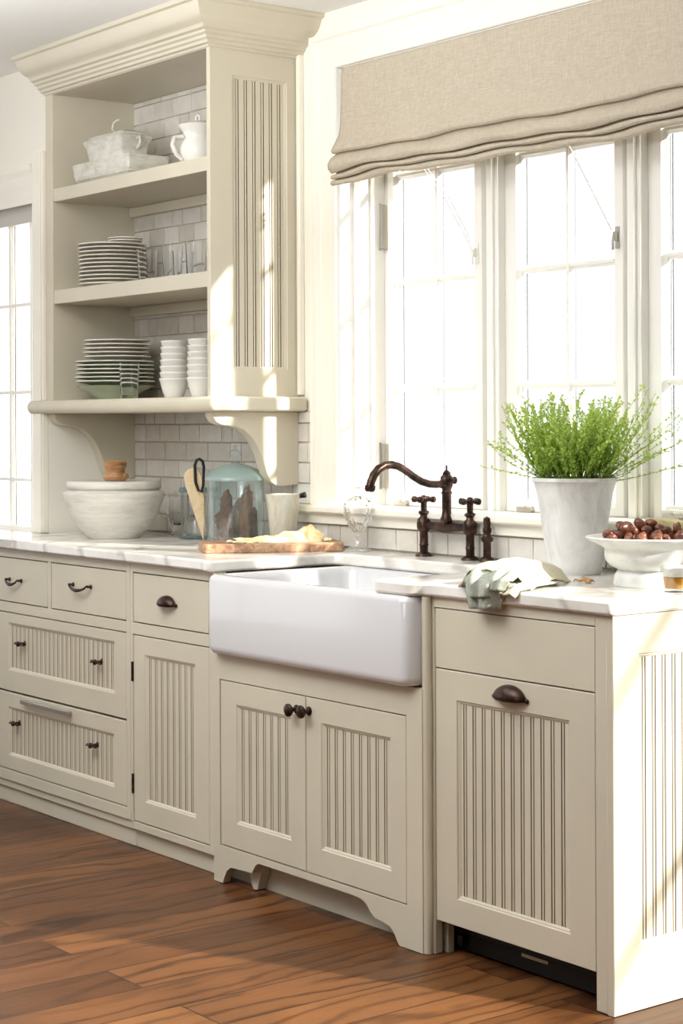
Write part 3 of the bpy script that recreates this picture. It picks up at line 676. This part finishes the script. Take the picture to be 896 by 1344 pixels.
def nut(x, y, z, mk):
    global nuts
    if nuts is None:
        nuts = [nutm[0].build('chestnut', M_nut, None, smooth=180, loc=(0, 0, 0))]
        tag(nuts[0], 'glossy brown chestnut lying in the heap in the footed bowl', 'chestnut', 'chestnuts in the footed bowl'); o = nuts[0]
    else:
        o = nuts[0].copy(); COL.objects.link(o); nuts.append(o)
    o.location = (x, y, z); o.rotation_euler = (ro.uniform(0, 6), ro.uniform(0, 6), ro.uniform(0, 6)); s = ro.uniform(.78, 1.15); o.scale = (s, s, s)
for layer, (zz, rad, cnt) in enumerate(((1.012, .080, 14), (1.032, .108, 26), (1.050, .072, 15), (1.060, .030, 4))):
    for k in range(cnt):
        for tr in range(200):
            a = ro.uniform(0, 2*pi); r = rad*sqrt(ro.random()); p = Vector((BX+r*cos(a), BY+r*sin(a), zz+ro.uniform(-.004, .004)))
            if layer >= 1 and (p-Vector((BX+.01, BY+.065, p.z))).length < .03: continue
            if all((p-q).length > .0265 for q in spots): spots.append(p); break
for p in spots: nut(p.x, p.y, p.z, 0)
kb = MB(); kb.loft([[(BX+.05+dx, BY+.055+dy, z) for dx, dy in ((-.115, -.004), (-.05, -.010), (.03, -.008), (.04, .008), (-.04, .014), (-.11, .006))] for z in (1.015, 1.055, 1.070)])
for i, vv in enumerate(kb.v): kb.v[i] = (vv[0], vv[1], vv[2]+(.006*sin(vv[0]*60) if vv[2] > 1.06 else 0))
o = kb.build('cheese_slab', M_khaki, None, smooth=30, bevel=.003, loc=(BX+.03, BY+.055, 1.02)); tag(o, 'pale khaki slab propped behind the chestnuts at the back of the footed bowl', 'cheese')
# shell on the worktop
o = MB(); 
def shl(u, v):
    a = (u-.5)*1.9; b = (v-.5); return (-.345+.026*sin(a)*(1-.3*b*b)+.006*b, .255+.02*b*2*.6, CT+.002+.011*cos(a*1.2)*(1-1.6*b*b)+.003*sin(9*u+7*v))
o.grid(shl, 12, 8); o.add([(-.330, .245, CT+.006), (-.318, .250, CT+.003), (-.322, .262, CT+.010), (-.336, .262, CT+.013)], [(0, 1, 2, 3)])
o = o.build('chestnut_shell', M_knobwood, None, smooth=60, solid=.003, loc=(-.345, .255, CT)); tag(o, 'broken curl of brown shell lying alone on the marble before the footed bowl', 'shell')
# honey jar
hx, hy = -.055, .262
HJ = thing('honey_jar', (hx, hy, CT), 'small glass cup of amber honey at the right edge of the worktop', 'jar')
m = MB(); m.lathe([(.001, CT), (.026, CT), (.030, CT+.004), (.034, CT+.030), (.035, CT+.058), (.033, CT+.060), (.031, CT+.058), (.030, CT+.030), (.026, CT+.008), (.001, CT+.007)], 32, (hx, hy, 0)); m.build('glass', M_glass, HJ, smooth=60)
m = MB(); m.lathe([(.001, CT+.0085), (.0245, CT+.009), (.0285, CT+.030), (.029, CT+.034), (.001, CT+.035)], 32, (hx, hy, 0)); m.build('honey', M_honey, HJ)
m = MB(); m.lathe([(.001, CT+.0355), (.0287, CT+.0355), (.0300, CT+.056), (.020, CT+.062), (.001, CT+.063)], 32, (hx, hy, 0)); m.build('cream_top', M_white, HJ)

# ------------------------------------------------------------------ tea towel draped over the front edge
def cloth(m, path, halfw, rip, seed, mi, nw=28, curl=0):
    n = len(path); rr = random.Random(seed); ph = [rr.uniform(0, 6) for _ in range(4)]
    P = [Vector(p) for p in path]
    def f(u, v):
        k = v*(n-1); i = min(n-2, int(k)); t = k-i; p = P[i].lerp(P[i+1], t)
        tg = (P[min(i+1, n-1)]-P[i]).normalized(); side = tg.cross(Vector((0, 0, 1)) if abs(tg.z) < .85 else Vector((0, 1, 0))).normalized()
        if side.x < 0: side = -side
        up = side.cross(tg).normalized()
        if up.z < -.1 or (abs(up.z) <= .1 and up.y > 0): up = -up
        w = halfw[i]*(1-t)+halfw[i+1]*t; s = u*2-1
        h = rip*(sin(s*6+ph[0]+v*2)*.6+sin(s*11+ph[1]-v*3)*.4)*(1-.25*abs(s))+rip*.9
        edge = -curl*max(0, abs(s)-.6)/.4
        q = p+side*(w*s)+up*(h+edge)
        if q.z < CT+.003 and q.y > -.017: q.z = CT+.003
        return q
    m.grid(f, nw, (n-1)*5, mi)
TW = MB()
cloth(TW, [(-.462, .275, .922), (-.450, .235, .944), (-.436, .18, .960), (-.420, .12, .968), (-.402, .06, .968), (-.390, .015, .960), (-.384, -.012, .950)], [.050, .066, .082, .094, .104, .108, .106], .006, 1, 0, curl=.045)
cloth(TW, [(-.440, .20, .920), (-.424, .12, .932), (-.408, .05, .938), (-.398, .0, .938), (-.392, -.026, .926), (-.390, -.036, .905), (-.388, -.038, .868)], [.05, .066, .082, .086, .080, .066, .046], .008, 5, 1, curl=.02)
cloth(TW, [(-.425, .14, .934), (-.405, .05, .950), (-.396, .0, .951), (-.390, -.022, .942), (-.386, -.042, .922), (-.384, -.046, .895)], [.04, .06, .070, .066, .052, .040], .010, 9, 1, curl=.022)
cloth(TW, [(-.395, .14, .940), (-.370, .05, .955), (-.352, .0, .954), (-.346, -.030, .938), (-.344, -.040, .912)], [.03, .042, .046, .040, .028], .007, 21, 1, curl=.015)
cloth(TW, [(-.405, .20, .921), (-.352, .10, .926), (-.322, .03, .928), (-.312, -.016, .922), (-.310, -.034, .904)], [.035, .045, .042, .034, .024], .005, 12, 0, curl=.008)
o = TW.build('tea_towel', [M_towel, M_towel2], None, smooth=180, solid=.003, fixn=False, loc=(-.40, .05, CT)); tag(o, 'rumpled cream and sage tea towel draped over the worktop front edge', 'towel')

# ------------------------------------------------------------------ left worktop things
TX, TY = -2.665, .300
TU = thing('stoneware_tureen', (TX, TY, CT), 'wide white stoneware bowl with flat lid and turned wooden knob', 'tureen')
m = MB(); m.lathe([(.001, CT), (.088, CT), (.092, CT+.004), (.098, CT+.012), (.126, .955), (.152, 1.0), (.167, 1.040), (.174, 1.062), (.175, 1.070), (.170, 1.074), (.158, 1.0765), (.155, 1.082), (.150, 1.082), (.148, 1.07), (.13, 1.0), (.08, .93), (.001, .925)], 64, (TX, TY, 0)); m.build('bowl', M_bowl, TU, smooth=60)
m = MB(); m.lathe([(.001, 1.0825), (.156, 1.0825), (.1625, 1.088), (.1635, 1.098), (.160, 1.108), (.150, 1.112), (.145, 1.109), (.05, 1.109), (.03, 1.112), (.001, 1.112)], 64, (TX, TY, 0)); lid = m.build('lid', M_bowl, TU, smooth=50)
m = MB(); m.lathe([(.001, 1.1125), (.036, 1.1125), (.041, 1.118), (.041, 1.130), (.034, 1.136), (.032, 1.142), (.034, 1.152), (.039, 1.162), (.040, 1.172), (.032, 1.180), (.001, 1.183)], 28, (TX+.01, TY, 0)); m.tube([(TX+.03, TY+.01, 1.124), (TX+.056, TY+.02, 1.127)], .010, 10)
m.build('wooden_knob', M_knobwood, lid, smooth=50)
# glass creamer
cx, cy = -2.600, .520
GC = thing('glass_creamer', (cx, cy, CT), 'small clear pressed-glass creamer with handle beside the stoneware bowl', 'creamer')
def pressed(r0, prof, c, nf=12, seg=72, amp=.05):
    rings = []
    for r, z in prof: rings.append([(c[0]+r*(1+amp*cos(nf*2*pi*i/seg))*cos(2*pi*i/seg), c[1]+r*(1+amp*cos(nf*2*pi*i/seg))*sin(2*pi*i/seg), z) for i in range(seg)])
    return MB().loft(rings, True, True)
pressed(0, [(.022, CT), (.026, CT+.006), (.018, CT+.018), (.026, CT+.034), (.038, CT+.065), (.041, CT+.10), (.036, CT+.125), (.039, CT+.148), (.036, CT+.148), (.033, CT+.125), (.037, CT+.10), (.034, CT+.066), (.012, CT+.04)], (cx, cy)).build('body', M_cutglass, GC, smooth=60)
m = MB(); m.tube([(cx-.030, cy-.02, CT+.135), (cx-.055, cy-.036, CT+.132), (cx-.062, cy-.042, CT+.10), (cx-.05, cy-.034, CT+.065), (cx-.03, cy-.02, CT+.055)], .0045, 10); m.build('handle', M_glass, GC, smooth=60)
m = MB(); m.tube([(cx+.028, cy-.028, CT+.142), (cx+.044, cy-.040, CT+.156)], [.009, .006], 10); m.build('spout', M_glass, GC, smooth=60)
# blue rimmed jar
jx, jy = -2.440, .500
GJ = thing('glass_jar', (jx, jy, CT), 'clear glass storage jar with pale blue rim and base behind the creamer', 'jar')
m = MB(); m.lathe([(.050, CT+.009), (.057, CT+.014), (.060, CT+.06), (.060, CT+.158), (.057, CT+.158), (.057, CT+.06), (.054, CT+.018), (.001, CT+.016)], 48, (jx, jy, 0)); m.build('body', M_glass, GJ, smooth=60)
m = MB(); m.lathe([(.001, CT), (.066, CT), (.068, CT+.004), (.060, CT+.0085), (.001, CT+.0088)], 48, (jx, jy, 0)); m.build('base', M_blue, GJ, smooth=60)
m = MB(); m.lathe([(.056, CT+.1585), (.066, CT+.1585), (.067, CT+.166), (.063, CT+.175), (.054, CT+.175), (.053, CT+.166), (.056, CT+.1585)], 48, (jx, jy, 0)); m.build('rim', M_blue, GJ, smooth=60)
m = MB(); m.lathe([(.052, CT+.1755), (.050, CT+.21), (.040, CT+.235), (.001, CT+.245)], 40, (jx, jy, 0)); m.build('dome_lid', M_glass, GJ, smooth=60)
# canvas pot holder with black loop, leaning beside the canister
px_, py_ = -2.270, .395
PH = thing('pot_holder', (px_, py_, CT), 'beige canvas pot holder with black hanging loop leaning on the glass canister', 'pot holder')
ax = Vector((.607, .795, 0)); nrm = Vector((.795, -.607, 0)); pc = Vector((px_, py_, 0))
out = [(.020, .004), (.004, .05), (-.022, .13), (-.040, .19), (-.046, .222), (-.034, .240), (-.012, .250), (.004, .244), (.018, .21), (.024, .14), (.026, .06)]
def ph(p, q, d): return pc+ax*(p-.006)+nrm*(d+.010-.02*q)+Vector((0, 0, CT+q))
m = MB(); m.prism(out, ph, -.006, .006); m.build('pad', M_mitt, PH, bevel=.004)
m = MB(); m.tube([ph(p, q, .010) for p, q in ((-.006, .20), (-.008, .255), (-.002, .272), (.008, .276), (.018, .268), (.022, .25), (.020, .19), (.014, .168), (.004, .172), (-.006, .20))], .0048, 10); m.build('loop', M_black, PH, smooth=60)
# big canister
gx, gy = -2.095, .42
CN = thing('glass_canister', (gx, gy, CT), 'large pale aqua glass canister with domed lid holding brown bark', 'canister')
m = MB(); m.lathe([(.001, CT), (.084, CT), (.089, CT+.006), (.091, CT+.03), (.0925, CT+.19), (.095, CT+.20), (.095, CT+.208), (.091, CT+.208), (.0885, CT+.19), (.087, CT+.03), (.083, CT+.012), (.001, CT+.011)], 64, (gx, gy, 0)); m.build('body', M_aqua, CN, smooth=60)
m = MB(); m.lathe([(.099, CT+.2085), (.100, CT+.214), (.095, CT+.222), (.075, CT+.242), (.045, CT+.256), (.016, CT+.262), (.010, CT+.266)], 64, (gx, gy, 0)); m.lathe([(.097, CT+.2085), (.092, CT+.219), (.072, CT+.238), (.04, CT+.252), (.001, CT+.258)], 64, (gx, gy, 0)); lo = m.build('lid', M_aqualid, CN, smooth=60)
m = MB(); m.lathe([(.012, CT+.262), (.016, CT+.268), (.012, CT+.276), (.010, CT+.280), (.017, CT+.288), (.018, CT+.298), (.012, CT+.306), (.006, CT+.310), (.007, CT+.318), (.001, CT+.322)], 24, (gx, gy, 0)); m.build('finial', M_aqua, lo, smooth=50)
bk = random.Random(5)
for i, (dx, dy, h, r) in enumerate(((.020, -.050, .155, .028), (.052, .008, .165, .028), (-.038, -.036, .090, .027), (-.061, .014, .050, .019), (-.006, .014, .125, .026), (.014, .062, .10, .017))):
    m = MB(); rings = []
    for k in range(22):
        t = k/21; rr = r*(1-.25*t)*(1 if k < 20 else .6); rings.append([(gx+dx+rr*(.86+bk.uniform(-.16, .16))*cos(2*pi*j/18), gy+dy+rr*(.86+bk.uniform(-.16, .16))*sin(2*pi*j/18), CT+.0125+h*t*(1+.10*cos(2*pi*j/18)*t+bk.uniform(-.03, .03)*t)) for j in range(18)])
    m.loft(rings); o = m.build('bark_piece', M_brown, None, smooth=15, loc=(gx+dx, gy+dy, CT+.0125))
    tag(o, ('tall front brown bark piece standing in the glass canister', 'tallest brown bark piece at the right inside the glass canister', 'medium brown bark piece at the front left inside the canister', 'shortest brown bark piece at the far left inside the canister', 'brown bark piece in the centre of the canister behind the tall front one', 'brown bark piece at the very back of the canister')[i], 'bark', 'bark in the canister')
# marbled cup with spoon
kx, ky = -1.897, .468
CU = thing('ceramic_cup', (kx, ky, CT), 'tall flared ceramic cup with peach and green marbling behind the cheese board', 'cup')
m = MB(); m.lathe([(.001, CT), (.034, CT), (.0365, CT+.003), (.055, CT+.163), (.056, CT+.168), (.0535, CT+.168), (.051, CT+.155), (.033, CT+.008), (.001, CT+.007)], 48, (kx, ky, 0)); m.build('body', M_marbcup, CU, smooth=60)
m = MB(); m.tube([(kx+.030, ky+.036, CT+.160), (kx+.052, ky+.050, CT+.166)], [.007, .010], 10); m.build('spout_tip', M_black, CU, smooth=60)
# cutting board and cheese
bd = Vector((.46, .888, 0)).normalized(); bw = Vector((-.888, .46, 0)).normalized(); b0v = Vector((-1.803, .107, 0))
CB = thing('cutting_board', (-1.80, .34, CT), 'thick brown wooden cutting board lying on the marble left of the sink', 'cutting board')
def bp_(l, w, z): return b0v+bd*l+bw*w+Vector((0, 0, z))
m = MB(); m.loft([[bp_(x, y, z) for x, y, _ in rrect(i, .43-i, i, .185-i, .014, 0)] for z, i in ((CT, .003), (CT+.003, 0), (CT+.025, 0), (CT+.028, .003))])
M0 = m.build('board', M_board, CB, smooth=40)
ck = random.Random(2); m = MB(); zb = CT+.0285
def chz(u, v):
    l = .10+.27*u; w = .075+(v-.5)*.085*(.55+.45*sin(pi*min(1, u*1.1)))
    h = (.014+.048*u**2.0 if u < .9 else .056*(1-(u-.9)/.1*.3))*max(0, sin(pi*v))**.5
    h *= .8+.35*sin(u*31+v*9)*sin(v*13+u*7)*.6
    return bp_(l+.006*sin(v*9), w+.006*sin(u*25), zb+max(0, h))
m.grid(chz, 60, 18); o = m.build('soft_cheese', M_pastry, None, smooth=35, loc=bp_(.24, .08, zb)); tag(o, 'long crumbly wedge of pale cheese on the wooden cutting board', 'cheese')
for i, (l, w, r) in enumerate(((.085, .05, .009), (.098, .028, .007), (.16, .020, .008), (.385, .045, .011), (.398, .085, .009), (.375, .125, .010), (.125, .018, .006))):
    m = MB(); p = bp_(l, w, zb+r*.55); rings = []
    for k in range(6):
        t = k/5; rr = r*max(.15, sin(pi*t)); rings.append([(p.x+rr*(1+ck.uniform(-.3, .3))*cos(2*pi*j/9)*1.3, p.y+rr*(1+ck.uniform(-.3, .3))*sin(2*pi*j/9), p.z+r*.55*-cos(pi*t)) for j in range(9)])
    m.loft(rings); o = m.build('cheese_crumb', M_pastry, None, smooth=30, loc=p)
    tag(o, ('cheese crumb nearest the left end of the cutting board', 'small crumb at the front left of the board before the wedge', 'crumb on the front edge of the board below the wedge middle', 'large crumb just right of the cheese wedge on the board', 'crumb at the right end of the cutting board', 'crumb at the back right of the cutting board', 'tiniest crumb at the board front left edge')[i], 'crumb', 'crumbs on the cutting board')
# crystal compote
qx, qy = -1.575, .520
CG = thing('crystal_compote', (qx, qy, CT), 'stemmed cut-crystal compote with lid standing left of the faucet', 'glassware')
pressed(0, [(.038, CT), (.040, CT+.004), (.030, CT+.012), (.012, CT+.022), (.007, CT+.034), (.010, CT+.046), (.008, CT+.054), (.016, CT+.062)], (qx, qy), 10, 60, .05).build('stem', M_crystal, CG, smooth=50)
pressed(0, [(.016, CT+.0625), (.026, CT+.075), (.039, CT+.10), (.045, CT+.128), (.047, CT+.140), (.044, CT+.140), (.041, CT+.125), (.034, CT+.10), (.012, CT+.075)], (qx, qy), 12, 72, .07).build('bowl', M_cutglass, CG, smooth=40)
pressed(0, [(.044, CT+.1405), (.040, CT+.150), (.026, CT+.164), (.010, CT+.170), (.012, CT+.178), (.015, CT+.186), (.009, CT+.194), (.002, CT+.198)], (qx, qy), 12, 60, .05).build('lid', M_cutglass, CG, smooth=50)

# ------------------------------------------------------------------ crockery on the shelves
def plate(name, r, h, mat, label, loc, group):
    root = thing(name, loc, label, 'plate', group)
    m = MB(); m.lathe([(.001, .0), (r*.55, 0), (r*.60, .001), (r*.72, h*.45), (r*.985, h*.86)], 48, loc); m.lathe([(r*.985, h*.86+.0022), (r*.72, h*.45+.0028), (r*.6, .0038), (.001, .0036)], 48, loc)
    m.build('well', mat, root, smooth=60)
    m = MB(); m.lathe([(r*.985, h*.86), (r, h), (r*.997, h+.0022), (r*.985, h*.86+.0022), (r*.985, h*.86)], 48, loc); m.build('rim', M_rim, root, smooth=60); return root
ORD = ['bottom', 'second', 'third', 'fourth', 'fifth', 'sixth', 'seventh', 'eighth', 'ninth', 'tenth', 'eleventh', 'twelfth']
def stack(first, n, pitch, x, y, z, text, group, jit=.003, cap='top'):
    rr = random.Random(n+int(x*100))
    for k in range(n):
        lb = text % ('lowest' if k == 0 else ('topmost' if k == n-1 else ORD[k]+' from the bottom'))
        loc = (x+rr.uniform(-jit, jit), y+rr.uniform(-jit, jit), z+k*pitch)
        if k == 0: first.location = loc; first['label'] = lb
        else: dup(first, loc, lb, group, rr.uniform(0, 6))
z = 1.7875
p0 = plate('dinner_plate', .122, .016, M_plate, 'x', (-2.845, .405, z), 'plates stacked on the middle shelf')
stack(p0, 11, .0140, -2.845, .405, z, '%s of the dinner plates stacked on the middle shelf', 'plates stacked on the middle shelf')
ztop = z+10*.0140+.0175
d = plate('saucer', .062, .012, M_plate, 'small saucer lying upside on the middle shelf plate stack', (-2.80, .43, ztop), None)
d['label'] = 'lower small saucer on top of the middle shelf plate stack'; d['group'] = 'saucers on the plate stack'
dup(d, (-2.80, .43, ztop+.008), 'upper small saucer on top of the middle shelf plate stack', 'saucers on the plate stack', 1.2)
# lower shelf: green bowl, six wide plates, five smaller plates
z = 1.3925; sxp, syp = -2.835, .405
gb = MB(); gb.lathe([(.001, z), (.062, z), (.066, z+.006), (.10, z+.030), (.136, z+.048), (.138, z+.050), (.134, z+.050), (.098, z+.034), (.06, z+.010), (.001, z+.008)], 56, (sxp, syp, 0))
o = gb.build('green_bowl', M_celadon, None, smooth=60, loc=(sxp, syp, z)); tag(o, 'shallow pale green bowl under the plates on the lowest shelf', 'bowl')
zz = z+.0505
p1 = plate('serving_plate', .140, .015, M_celadon, 'x', (sxp, syp, zz), 'wide plates on the lowest shelf')
stack(p1, 6, .0140, sxp, syp, zz, '%s of the wide plates stacked on the green bowl', 'wide plates on the lowest shelf', .002)
zz += 5*.0140+.0175
p2 = plate('side_plate', .118, .015, M_plate, 'x', (sxp+.015, syp, zz), 'smaller plates on the lowest shelf')
stack(p2, 5, .0142, sxp+.015, syp, zz, '%s of the smaller plates topping the stack on the lowest shelf', 'smaller plates on the lowest shelf', .003)
# stacked cups
def cup(name, r, h, label, loc, group):
    o = MB(); o.lathe([(.001, 0), (r*.54, 0), (r*.60, .002), (r*.74, h*.28), (r*.86, h*.58), (r*.955, h*.88), (r, h*.92), (r, h*.985), (r*.985, h), (r*.945, h), (r*.925, h*.88), (r*.83, h*.58), (r*.71, h*.30), (r*.56, .006), (.001, .005)], 40, loc)
    o = o.build(name, M_white, None, smooth=60, loc=loc); tag(o, label, 'bowl', group); return o
def cupstack(x, y, z, n, r, side):
    grp = 'white bowls in the %s stack' % side
    c = cup('stacking_bowl', r, .068, 'lowest white bowl of the %s stack on the lowest shelf' % side, (x, y, z), grp)
    for k in range(1, n):
        o = c.copy(); COL.objects.link(o); o.location = (x, y, z+.0212*k); s = 1-.018*k; o.scale = (s, s, 1)
        o['label'] = '%s white bowl of the %s stack on the lowest shelf' % ('topmost' if k == n-1 else ORD[k]+' lowest', side)
cupstack(-2.440, .405, 1.3925, 7, .051, 'left'); cupstack(-2.272, .405, 1.3925, 7, .049, 'right')
# tumblers
def tumbler(r, h, label, loc, group=None):
    seg = 48; m = MB(); pr = [(r*.80, 0), (r*.84, .003), (r, h), (r*.95, h), (r*.79, .012)]
    m.loft([[(loc[0]+q*(1+.02*cos(8*2*pi*i/seg))*cos(2*pi*i/seg), loc[1]+q*(1+.02*cos(8*2*pi*i/seg))*sin(2*pi*i/seg), loc[2]+zz) for i in range(seg)] for q, zz in pr])
    o = m.build('glass_tumbler', M_cutglass, None, smooth=40, loc=loc); tag(o, label, 'glass', group); return o
tumbler(.035, .125, 'clear glass tumbler standing between plates and white bowls on the lowest shelf', (-2.60, .325, 1.3925))
tumbler(.036, .115, 'leftmost clear tumbler next to the plates on the middle shelf', (-2.545, .365, 1.7875), 'tumblers on the middle shelf')
tumbler(.036, .120, 'middle clear tumbler of the row on the middle shelf', (-2.40, .375, 1.7875), 'tumblers on the middle shelf')
tumbler(.036, .122, 'rightmost clear tumbler by the cupboard side on the middle shelf', (-2.27, .385, 1.7875), 'tumblers on the middle shelf')
tumbler(.036, .115, 'back clear tumbler behind the leftmost one on the middle shelf', (-2.50, .48, 1.7875), 'tumblers on the middle shelf')
# ironstone on the top shelf
zt = 2.1505
PL = MB(); PL.loft([rrect(-2.935+i, -2.550-i, .292+i, .462-i, .012, z_) for z_, i in ((zt, .03), (zt+.004, .024), (zt+.022, .004), (zt+.026, .006), (zt+.030, .003), (zt+.072, -.002), (zt+.078, .0), (zt+.080, .006))])
o = PL.build('covered_dish', M_ironst, None, smooth=35, loc=(-2.82, .40, zt)); tag(o, 'low rectangular ironstone dish under the tureen on the top shelf', 'dish')
zu = zt+.0805
IT = thing('rectangular_tureen', (-2.83, .40, zu), 'rectangular ironstone tureen with scroll handles sitting on the low dish', 'tureen')
m = MB(); m.loft([rrect(-2.885+i, -2.635-i, .312+i, .442-i, .012, z_) for z_, i in ((zu, .018), (zu+.004, .012), (zu+.05, .004), (zu+.070, -.006), (zu+.076, -.004), (zu+.080, .004))]); m.build('body', M_ironst, IT, smooth=35)
m = MB(); m.loft([rrect(-2.885+i, -2.635-i, .312+i, .442-i, .012, z_) for z_, i in ((zu+.0805, .006), (zu+.090, .012), (zu+.100, .04), (zu+.104, .06))]); m.build('lid', M_ironst, IT, smooth=35)
for s in (-1, 1):
    m = MB(); x = -2.76+s*.130
    m.tube([(x-s*.002, .38, zu+.065), (x+s*.014, .38, zu+.070), (x+s*.018, .38, zu+.055), (x+s*.012, .38, zu+.040), (x-s*.003, .38, zu+.032)], .005, 10); m.build('side_handle', M_ironst, IT, smooth=60)
m = MB(); m.tube([(-2.785, .38, zu+.103), (-2.800, .38, zu+.120), (-2.792, .38, zu+.138), (-2.77, .38, zu+.146), (-2.750, .38, zu+.144)], .0042, 10); m.build('lid_handle', M_ironst, IT, smooth=60)
vx, vy = -2.285, .405
PI_ = thing('ironstone_pitcher', (vx, vy, zt), 'round-bellied white ironstone pitcher with flared lip at the top shelf right end', 'pitcher')
m = MB(); m.lathe([(.001, zt), (.040, zt), (.043, zt+.004), (.052, zt+.022), (.063, zt+.05), (.064, zt+.068), (.056, zt+.088), (.046, zt+.102), (.046, zt+.112), (.054, zt+.128), (.064, zt+.140), (.066, zt+.146), (.061, zt+.146), (.05, zt+.13), (.04, zt+.11), (.05, zt+.08), (.001, zt+.02)], 48, (vx, vy, 0)); m.build('body', M_white, PI_, smooth=60)
m = MB(); m.tube([(vx-.012, vy-.052, zt+.105), (vx-.012, vy-.084, zt+.100), (vx-.010, vy-.094, zt+.075), (vx-.008, vy-.080, zt+.045), (vx-.006, vy-.058, zt+.030)], .008, 12); m.build('handle', M_white, PI_, smooth=60)
m = MB(); m.lathe([(.058, zt+.1465), (.045, zt+.156), (.001, zt+.160)], 32, (vx, vy, 0)); m.tube([(vx-.012, vy, zt+.158), (vx-.012, vy, zt+.175), (vx, vy, zt+.182), (vx+.012, vy, zt+.175), (vx+.012, vy, zt+.158)], .004, 8); m.build('lid', M_white, PI_, smooth=60)

for o in bpy.data.objects:
    if '_w' in o: del o['_w']

# ------------------------------------------------------------------ camera, light
cam = bpy.data.cameras.new('camera'); co = bpy.data.objects.new('camera', cam); COL.objects.link(co)
A = radians(37.376); V = Vector((-cos(A), sin(A), 0)); R = Vector((sin(A), cos(A), 0)); U = Vector((0, 0, 1))
ro_ = radians(-.2426)
R2 = R*cos(ro_)+U*sin(ro_); U2 = -R*sin(ro_)+U*cos(ro_)
mt = Matrix((R2, U2, -V)).transposed().to_4x4(); mt.translation = Vector((2.8143, -2.8959, 1.304)); co.matrix_world = mt
cam.sensor_fit = 'HORIZONTAL'; cam.sensor_width = 36; cam.lens = 36*2393/896
cam.shift_y = (556.3-672)/896; cam.clip_start = .05
bpy.context.scene.camera = co
wd = bpy.data.worlds.new('world'); bpy.context.scene.world = wd; wd.use_nodes = True
bg = wd.node_tree.nodes['Background']; bg.inputs[0].default_value = (.97, .985, 1.0, 1); bg.inputs[1].default_value = 1.3
sl = bpy.data.lights.new('sun', 'SUN'); sl.energy = 14.0; sl.angle = radians(2.2); sl.color = (1, .95, .86)
so = bpy.data.objects.new('sun', sl); COL.objects.link(so)
so.rotation_euler = Vector((2.2, 1.0, 1.06)).to_track_quat('Z', 'Y').to_euler(); so.location = (4, 3, 3)
al = bpy.data.lights.new('room_bounce', 'AREA'); al.shape = 'RECTANGLE'; al.size = 2.4; al.size_y = 1.6; al.energy = 160; al.color = (.96, .98, 1)  # added up-light standing in for light bounced off the ceiling
ao = bpy.data.objects.new('room_bounce', al); COL.objects.link(ao); ao.location = (-1.0, -1.9, 1.9); ao.rotation_euler = (pi, 0, 0)
kl = bpy.data.lights.new('high_key', 'AREA'); kl.shape = 'DISK'; kl.size = 1.6; kl.energy = 9.5; kl.spread = radians(55); kl.color = (1, .98, .95)  # added lamp brightening the upper cupboard and window, no real fitting
ko = bpy.data.objects.new('high_key', kl); COL.objects.link(ko); ko.location = (.6, -4.2, 2.2)
ko.rotation_euler = (Vector((.6, -4.2, 2.2))-Vector((-2.0, .4, 2.5))).to_track_quat('Z', 'Y').to_euler()
sc = bpy.context.scene
sc.view_settings.view_transform = 'Standard'; sc.view_settings.look = 'None'; sc.view_settings.exposure = 0
sc.cycles.max_bounces = 10; sc.cycles.transparent_max_bounces = 24; sc.cycles.use_denoising = True
